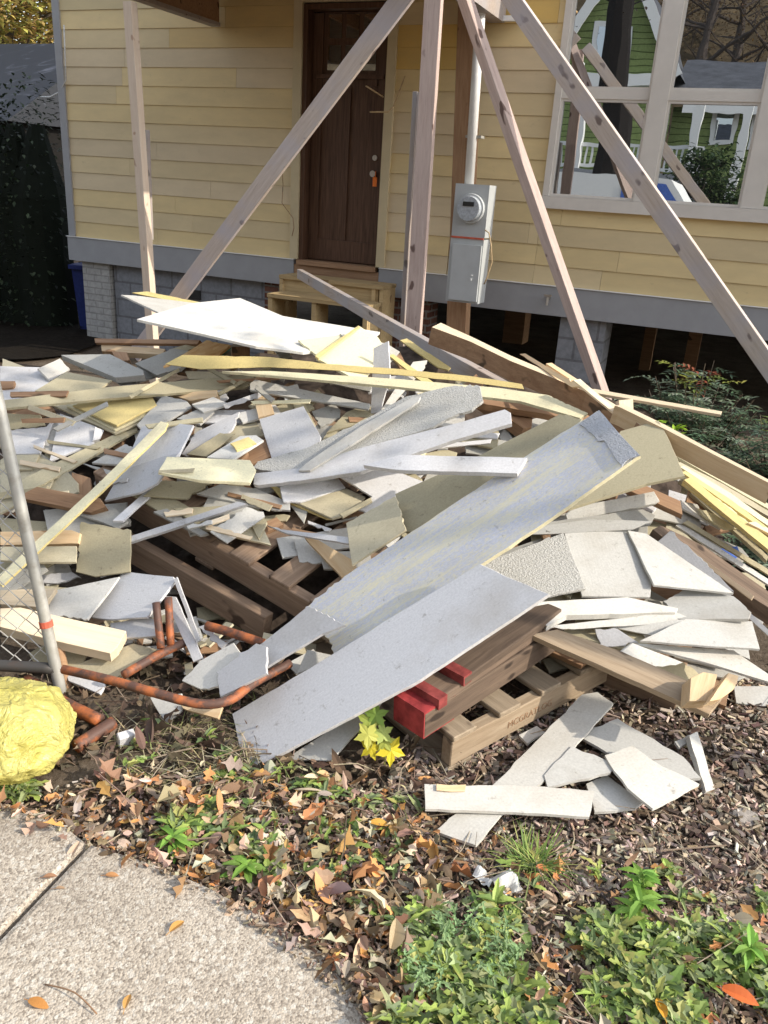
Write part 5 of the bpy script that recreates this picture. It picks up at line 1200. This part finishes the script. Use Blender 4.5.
# stamped lettering on the pale pallet
fc = bpy.data.curves.new('stamp', 'FONT'); fc.body = 'MCGRATLOG'; fc.size = .034; fc.extrude = .0004
fo = bpy.data.objects.new('stamp', fc); COL.objects.link(fo)
pal = [o for o in bpy.data.objects if o.name.startswith('pallet') and str(o.get('label', '')).startswith('pale pallet')][0]
dx_ = (c1 - c0).normalized(); up_ = Vector((-dx_.y * .0, 0, 1)); up_ = (up_ - dx_ * up_.dot(dx_)).normalized(); nn_ = dx_.cross(up_)
Mt = Matrix(((dx_.x, up_.x, nn_.x, 0), (dx_.y, up_.y, nn_.y, 0), (dx_.z, up_.z, nn_.z, 0), (0, 0, 0, 1))); Mt.translation = c0 + dx_ * .24 + up_ * .05 + nn_ * .003
bpy.context.view_layer.update(); me = bpy.data.meshes.new_from_object(fo); me.materials.clear(); me.materials.append(M['brown']); bpy.data.objects.remove(fo)
so = bpy.data.objects.new('stamped_lettering', me); COL.objects.link(so); so.matrix_world = Mt; so.parent = pal; so.matrix_parent_inverse = Matrix.Translation(pal.location).inverted()
# near-black sheet over the ground, painting in deep shade beside the house
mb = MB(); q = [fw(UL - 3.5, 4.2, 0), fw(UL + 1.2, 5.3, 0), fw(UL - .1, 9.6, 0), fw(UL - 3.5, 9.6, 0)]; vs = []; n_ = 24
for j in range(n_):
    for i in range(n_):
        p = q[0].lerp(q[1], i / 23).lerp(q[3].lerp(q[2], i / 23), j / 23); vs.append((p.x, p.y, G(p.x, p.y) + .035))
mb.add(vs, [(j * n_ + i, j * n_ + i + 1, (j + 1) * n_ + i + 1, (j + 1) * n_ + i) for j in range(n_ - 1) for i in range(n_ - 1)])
tag(mb.build('painted_gap_shade', plain('gap_shade_black', (.016, .013, .01), .95, .05, .4, 20, bumpd=.02)), kind='structure')

# ---------------------------------------------------------------- left background
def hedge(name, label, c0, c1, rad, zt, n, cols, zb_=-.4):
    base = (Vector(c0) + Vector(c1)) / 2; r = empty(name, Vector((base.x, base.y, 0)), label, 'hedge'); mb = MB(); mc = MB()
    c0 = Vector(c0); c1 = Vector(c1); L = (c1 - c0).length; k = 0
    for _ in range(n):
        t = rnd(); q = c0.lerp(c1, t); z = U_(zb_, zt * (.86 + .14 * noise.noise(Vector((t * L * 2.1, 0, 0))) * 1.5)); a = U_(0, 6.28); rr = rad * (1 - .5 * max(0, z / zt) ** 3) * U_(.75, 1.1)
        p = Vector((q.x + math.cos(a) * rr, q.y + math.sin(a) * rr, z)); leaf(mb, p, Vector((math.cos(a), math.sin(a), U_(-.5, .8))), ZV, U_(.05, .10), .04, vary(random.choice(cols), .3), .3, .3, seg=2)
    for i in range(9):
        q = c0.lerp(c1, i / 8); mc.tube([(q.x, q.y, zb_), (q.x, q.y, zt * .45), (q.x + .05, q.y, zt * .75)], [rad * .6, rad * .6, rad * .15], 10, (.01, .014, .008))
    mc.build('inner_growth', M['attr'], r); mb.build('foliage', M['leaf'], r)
hA = fw(fq(75, 200, 8.1)[0], 8.25, 0); hB = fw(fq(-60, 200, 8.4)[0] - .5, 7.9, 0)
hedge('evergreen_hedge', 'very dark evergreen hedge in the shade left of the house corner', hA - EV * .72, hB, .6, 2.75, 9000, [(.010, .018, .008), (.015, .025, .01), (.03, .045, .02), (.006, .01, .005), (.07, .09, .05)])  # near-black leaves paint in deep shade, the palest ones lit highlights
# blue bin in the gap
bu0 = fq(78, 300, 8.3)[0]; bb = fw(bu0 + .27, 8.45, 0)
r = empty('recycling_bin', bb, 'dark blue bin half hidden in the gap beside the corner pier', 'bin'); mb = MB()
for (z0, z1, s0_, s1_b) in ((-.45, .45, .22, .27),):
    vs = [(sx_ * s, sy_ * s, z) for z, s in ((z0, s0_), (z1, s1_b)) for sx_, sy_ in ((-1, -1), (1, -1), (1, 1), (-1, 1))]; mb.add([Vector(v) + bb for v in vs], [(3, 2, 1, 0), (4, 5, 6, 7)] + [(i, (i + 1) % 4, 4 + (i + 1) % 4, 4 + i) for i in range(4)])
mb.build('body', M['bluebin'], r); mb = MB(); mb.box(bb.x - .3, bb.x + .3, bb.y - .3, bb.y + .3, .452, .5); mb.build('lid', M['bluebin'], r)
# neighbour's dark roof
nb = empty('neighbour_house', fw(-14, 17, 0), 'dark roofed neighbouring house beyond the hedge', 'house')
ra = fq(-60, 28, 17); rb = fq(62, 42, 17); ea = fq(-60, 118, 14); eb = fq(75, 126, 14)
mb = MB(); ur = rb[0] + 1.2
v = [fw(ra[0] - 5, 14, ea[1]), fw(ur, 14, ea[1]), fw(ur, 17.2, rb[1]), fw(ra[0] - 5, 17.2, rb[1]), fw(ur, 20, ea[1]), fw(ra[0] - 5, 20, ea[1])]
mb.add(v, [(0, 1, 2, 3), (3, 2, 4, 5), (1, 4, 2), (0, 3, 5)])
def roofmat():
    t = NT('tarp_roof'); n = t.noise(.8, 5, .65, t.map((1, 3.5, 3.5), True), 1.2); c = t.mix(t.ramp(n, [(.58, 0.), (.74, 1.)]), (.004, .005, .009), (.10, .11, .14)); return t.fin(c, .5, .5)
mb.build('roof', roofmat(), nb)
mb = MB(); z = ea[1]; q = [fw(ra[0] - 4.8, 14.3, 0), fw(ur - .2, 14.3, 0), fw(ur - .2, 19.8, 0), fw(ra[0] - 4.8, 19.8, 0)]
mb.add([p - ZV * .5 for p in q] + [p + ZV * (z + .05) for p in q], [(i, (i + 1) % 4, 4 + (i + 1) % 4, 4 + i) for i in range(4)]); mb.build('wall', M['gap'], nb)

def tree(name, base, h, rad, n, cols, label, group=None, trunk=.16, leafs=.12, cz=.6, bark=(.12, .10, .08), limbs=14, sparse=1., cat='tree', t0=.3):
    base = Vector(base); r = empty(name, base, label, cat, group); mt = MB(); mb = MB(); tips = []
    lean = Vector((U_(-.05, .05), U_(-.05, .05), 0)); tp = [base + Vector((0, 0, -.3))] + [base + lean * h * k + Vector((U_(-.1, .1) * trunk * 3, U_(-.1, .1) * trunk * 3, h * k)) for k in (.25, .5, .75, .95)]
    mt.tube(tp, [trunk * 1.2, trunk, trunk * .75, trunk * .45, trunk * .15], 9, bark)
    for i in range(limbs):
        t = U_(t0, .95); s = base + lean * h * t + Vector((0, 0, h * t)); a = i * 2.4 + U_(-.3, .3); L = rad * U_(.7, 1.1) * (1.2 - t * .6); e = s + Vector((math.cos(a) * L, math.sin(a) * L, L * U_(.25, .8))); m_ = s.lerp(e, .5) + Vector((0, 0, -.06 * L)); mt.tube([s, m_, e], [trunk * .35, trunk * .22, trunk * .06], 6, bark); tips += [m_, e, s.lerp(e, .75)]
        for j in range(5):
            q = s.lerp(e, U_(.3, 1)); e2 = q + Vector((U_(-1, 1), U_(-1, 1), U_(-.2, .9))) * L * .4; mt.tube([q, q.lerp(e2, .5) + Vector((0, 0, .03)), e2], [trunk * .12, trunk * .08, trunk * .03], 4, bark); tips.append(e2)
    mt.build('trunk', M['attr'], r)
    for _ in range(n):
        c = random.choice(tips); g = Vector((random.gauss(0, 1), random.gauss(0, 1), random.gauss(0, .8))) * rad * .16 * sparse; p = c + g; a = U_(0, 6.28); sh_ = 1 - .4 * (g.z < 0)  # leaves below each cluster centre darkened, crown shade put into the colour
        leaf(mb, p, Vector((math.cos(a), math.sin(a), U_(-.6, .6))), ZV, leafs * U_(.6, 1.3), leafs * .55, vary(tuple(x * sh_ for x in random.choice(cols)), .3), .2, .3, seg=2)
    if n: mb.build('crown', M['leaf'], r)
    return r
AUT = [(.42, .36, .10), (.55, .42, .14), (.30, .32, .08), (.40, .26, .10)]
def at_d(px, d, z=0): u, _ = fq(px, 30, d); return fw(u, d, z)
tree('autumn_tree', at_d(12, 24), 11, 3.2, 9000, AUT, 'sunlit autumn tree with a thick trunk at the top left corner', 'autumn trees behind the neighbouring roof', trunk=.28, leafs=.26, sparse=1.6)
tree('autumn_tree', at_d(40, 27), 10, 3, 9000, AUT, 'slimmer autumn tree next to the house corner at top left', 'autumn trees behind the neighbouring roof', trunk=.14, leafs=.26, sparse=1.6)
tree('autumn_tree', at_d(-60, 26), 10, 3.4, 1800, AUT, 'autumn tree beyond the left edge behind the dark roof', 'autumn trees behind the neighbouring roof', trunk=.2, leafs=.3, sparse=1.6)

tree('added_shade_tree', (4.45, 1.0, 0), 5.4, 1.1, 1400, AUT, 'unseen slender leafy tree right of the pile, added to shade its left half', None, trunk=.05, leafs=.13, limbs=16, t0=.68, sparse=1.3)  # out of view, added so its crown shades the left of the pile
# ---------------------------------------------------------------- what the windows reflect: the other side of the street
def rp(px, py, dm):                                # pixel in the mirror -> (u, real depth, z)
    u, z = fq(px, py, dm); return u, 2 * DW - dm, z
gh = empty('green_house', fw(rp(640, 100, 25)[0], -9.4, 1), 'green lap sided house across the street with a white porch rail, seen in the window', 'house')
u0 = rp(560, 100, 25)[0]; uc = rp(668, 100, 25)[0]; u1 = rp(860, 100, 25)[0]
mb = MB(); zg0 = .6; ze = rp(600, 60, 25)[2]; zr = ze + 2.6; um = (u0 + uc) / 2
mb.add([fw(u0, -9.4, zg0), fw(uc, -9.4, zg0), fw(uc, -9.4, ze), fw(um, -9.4, zr), fw(u0, -9.4, ze)], [(0, 1, 2, 3, 4)])
mb.add([fw(u0, -9.4, zg0), fw(u0, -17, zg0), fw(u0, -17, ze), fw(u0, -9.4, ze), fw(u1, -9.9, zg0), fw(u1, -17, zg0)], [(0, 1, 2, 3)])
zw2 = rp(720, 100, 25)[2]; mb.add([fw(uc + .002, -9.9, zg0), fw(u1, -9.9, zg0), fw(u1, -9.9, zw2), fw(uc + .002, -9.9, zw2)], [(0, 1, 2, 3)])
mb.build('wall', M['greens'], gh)
ZRR = rp(725, 57, 29.6)[2]
rm = plain('shingle_grey', (.09, .095, .11), .7, .3, .3, 3)
mb = MB(); mb.add([fw(uc, -9.3, zw2), fw(u1 + .4, -9.3, zw2), fw(u1 + .4, -14, ZRR), fw(uc, -14, ZRR)], [(0, 1, 2, 3)])
mb.add([fw(u0 - .3, -9.2, ze - .25), fw(um, -9.2, zr + .12), fw(um, -17, zr + .12), fw(u0 - .3, -17, ze - .25), fw(uc + .3, -9.2, ze - .25), fw(uc + .3, -17, ze - .25)], [(0, 1, 2, 3), (1, 4, 5, 2)]); mb.build('roof', rm, gh)
wt = plain('white_trim', (.8, .8, .78), .5, .4, .03)
mb = MB(); mb.bar(fw(u0 - .3, -9.15, ze - .35), fw(um, -9.15, zr), .05, .25); mb.bar(fw(um, -9.15, zr), fw(uc + .3, -9.15, ze - .35), .05, .25); mb.bar(fw(uc + .3, -9.25, zw2 - .1), fw(u1, -9.25, zw2 - .1), .06, .22)
mb.bar(fw(u0, -9.2, rp(600, 78, 25)[2]), fw(uc, -9.2, rp(600, 78, 25)[2]), .3, .3); mb.build('white_trim', wt, gh)
for (a, b, c, d_) in ((602, 25, 612, 55), (628, 28, 636, 60), (708, 102, 730, 135), (748, 105, 760, 140)):
    ua, _, za = rp(a, d_, 25); ub_, _, zb2 = rp(c, b, 25); dd = -9.38 if a < 668 else -9.88
    mb = MB(); mb.box(ua - .12, ub_ + .12, dd, dd + .05, za - .12, zb2 + .12); wn = mb.build('window', wt, gh, FM); mb = MB(); mb.box(ua, ub_, dd + .051, dd + .06, za, zb2); o = mb.build('pane', M['glass'], None, FM); o.parent = wn; o.matrix_parent_inverse = wn.matrix_world.inverted()
zr0 = rp(600, 163, 23)[2]; zr1 = rp(600, 141, 23)[2]; ur0 = rp(548, 150, 23)[0]; ur1 = rp(700, 150, 23)[0]
mb = MB(); mb.bar(fw(ur0, -7.4, zr1), fw(ur1, -7.4, zr1), .08, .08); mb.bar(fw(ur0, -7.4, zr0), fw(ur1, -7.4, zr0), .08, .08)
x = ur0
while x < ur1: mb.bar(fw(x, -7.4, zr0), fw(x, -7.4, zr1), .04, .04, up=EV); x += .13
mb.build('porch_rail', wt, gh)
for px in (578, 693, 742):
    mb = MB(); uu = rp(px, 120, 23)[0]; mb.bar(fw(uu, -7.35, zr0 - 1.), fw(uu, -7.35, ze - .3 if px < 668 else zw2 - .1), .2, .2, up=EV); mb.build('porch_column', wt, gh)
mb = MB(); mb.box(ur0, ur1, -9.38, -7.2, .4, zr0 - .1); mb.build('porch_base', plain('porch_grey', (.3, .31, .33)), gh, FM)
# van
vn = empty('parked_van', fw(rp(595, 180, 18.5)[0], -2.9, 0), 'white and blue van parked on the street, seen in the left window', 'van')
va = rp(540, 180, 18.5)[0]; vb = va + 4.2
mb = MB(); pr_v = [(va, .35), (vb, .35), (vb, 1.0), (vb - .15, 1.35), (vb - 1.0, 1.5), (vb - 1.5, 2.15), (va + .1, 2.2), (va, 1.9)]
n_ = len(pr_v); mb.add([fw(u, -3.8, z) for u, z in pr_v] + [fw(u, -2.0, z) for u, z in pr_v], [tuple(range(n_)), tuple(n_ + i for i in range(n_))[::-1]] + [(i, n_ + i, n_ + (i + 1) % n_, (i + 1) % n_) for i in range(n_)]); mb.build('body', wt, vn)
mb = MB(); mb.add([fw(vb - 2.4, -1.985, 1.5), fw(vb - 1.15, -1.985, 1.5), fw(vb - 1.6, -1.985, 2.05), fw(vb - 2.4, -1.985, 2.05)], [(0, 1, 2, 3)]); mb.build('side_window', M['bluebit'], vn)
for uw in (va + .7, vb - .8):
    mb = MB(); q0_ = fw(uw, -2.15, .33); mb.tube([q0_, q0_ + NV * .2], .33, 18); mb.build('wheel', M['black'], vn)
tree('street_tree', fw(rp(616, 100, 19.5)[0], 2 * DW - 19.5, 0), 11, 3.0, 300, [(.12, .08, .05)], 'bare dark tree trunk reflected in the left window panes', None, trunk=.36, limbs=10, bark=(.012, .009, .008))
for k, (px, dm_, lab) in enumerate(((700, 36, 'bare brown tree reflected in the upper right pane'), (740, 40, 'second bare brown tree reflected at the right of the window'), (650, 42, 'far bare tree reflected between the two window columns'), (790, 38, 'bare tree reflected at the far right window'))):
    u, d, z = rp(px, 100, dm_); tree('bare_tree', fw(u, d, 2), 12, 4.5, 4000, [(.22, .13, .07), (.16, .11, .07), (.28, .18, .08)], lab, 'brown trees across the street', trunk=.2, limbs=18, bark=(.10, .08, .07))
ub3 = rp(705, 170, 21); tree('evergreen_shrub', fw(ub3[0], ub3[1], .3), 2.5, .9, 3500, [(.03, .06, .02), (.05, .09, .03), (.08, .12, .04)], 'dark evergreen shrub across the street reflected in the lower right pane', None, trunk=.08, leafs=.14, limbs=20)
mb = MB(); hs = []
for i in range(41):
    u = -45 + i * 3; 
    for j in range(7):
        d = -6.2 - j * j * 1.3; hs.append(fw(u, d, -.02 + (0, .5, 1.2, 2.4, 9, 18, 28)[j] * (1 if j < 3 else 1 + .12 * math.sin(u * .3 + j))))
mb.add(hs, [(i * 7 + j, (i + 1) * 7 + j, (i + 1) * 7 + j + 1, i * 7 + j + 1) for i in range(40) for j in range(6)])
tag(mb.build('hillside', plain('hillside_leaves', (.10, .075, .045), .95, .1, .5, .8, bumpd=.05), smooth=True), kind='structure')
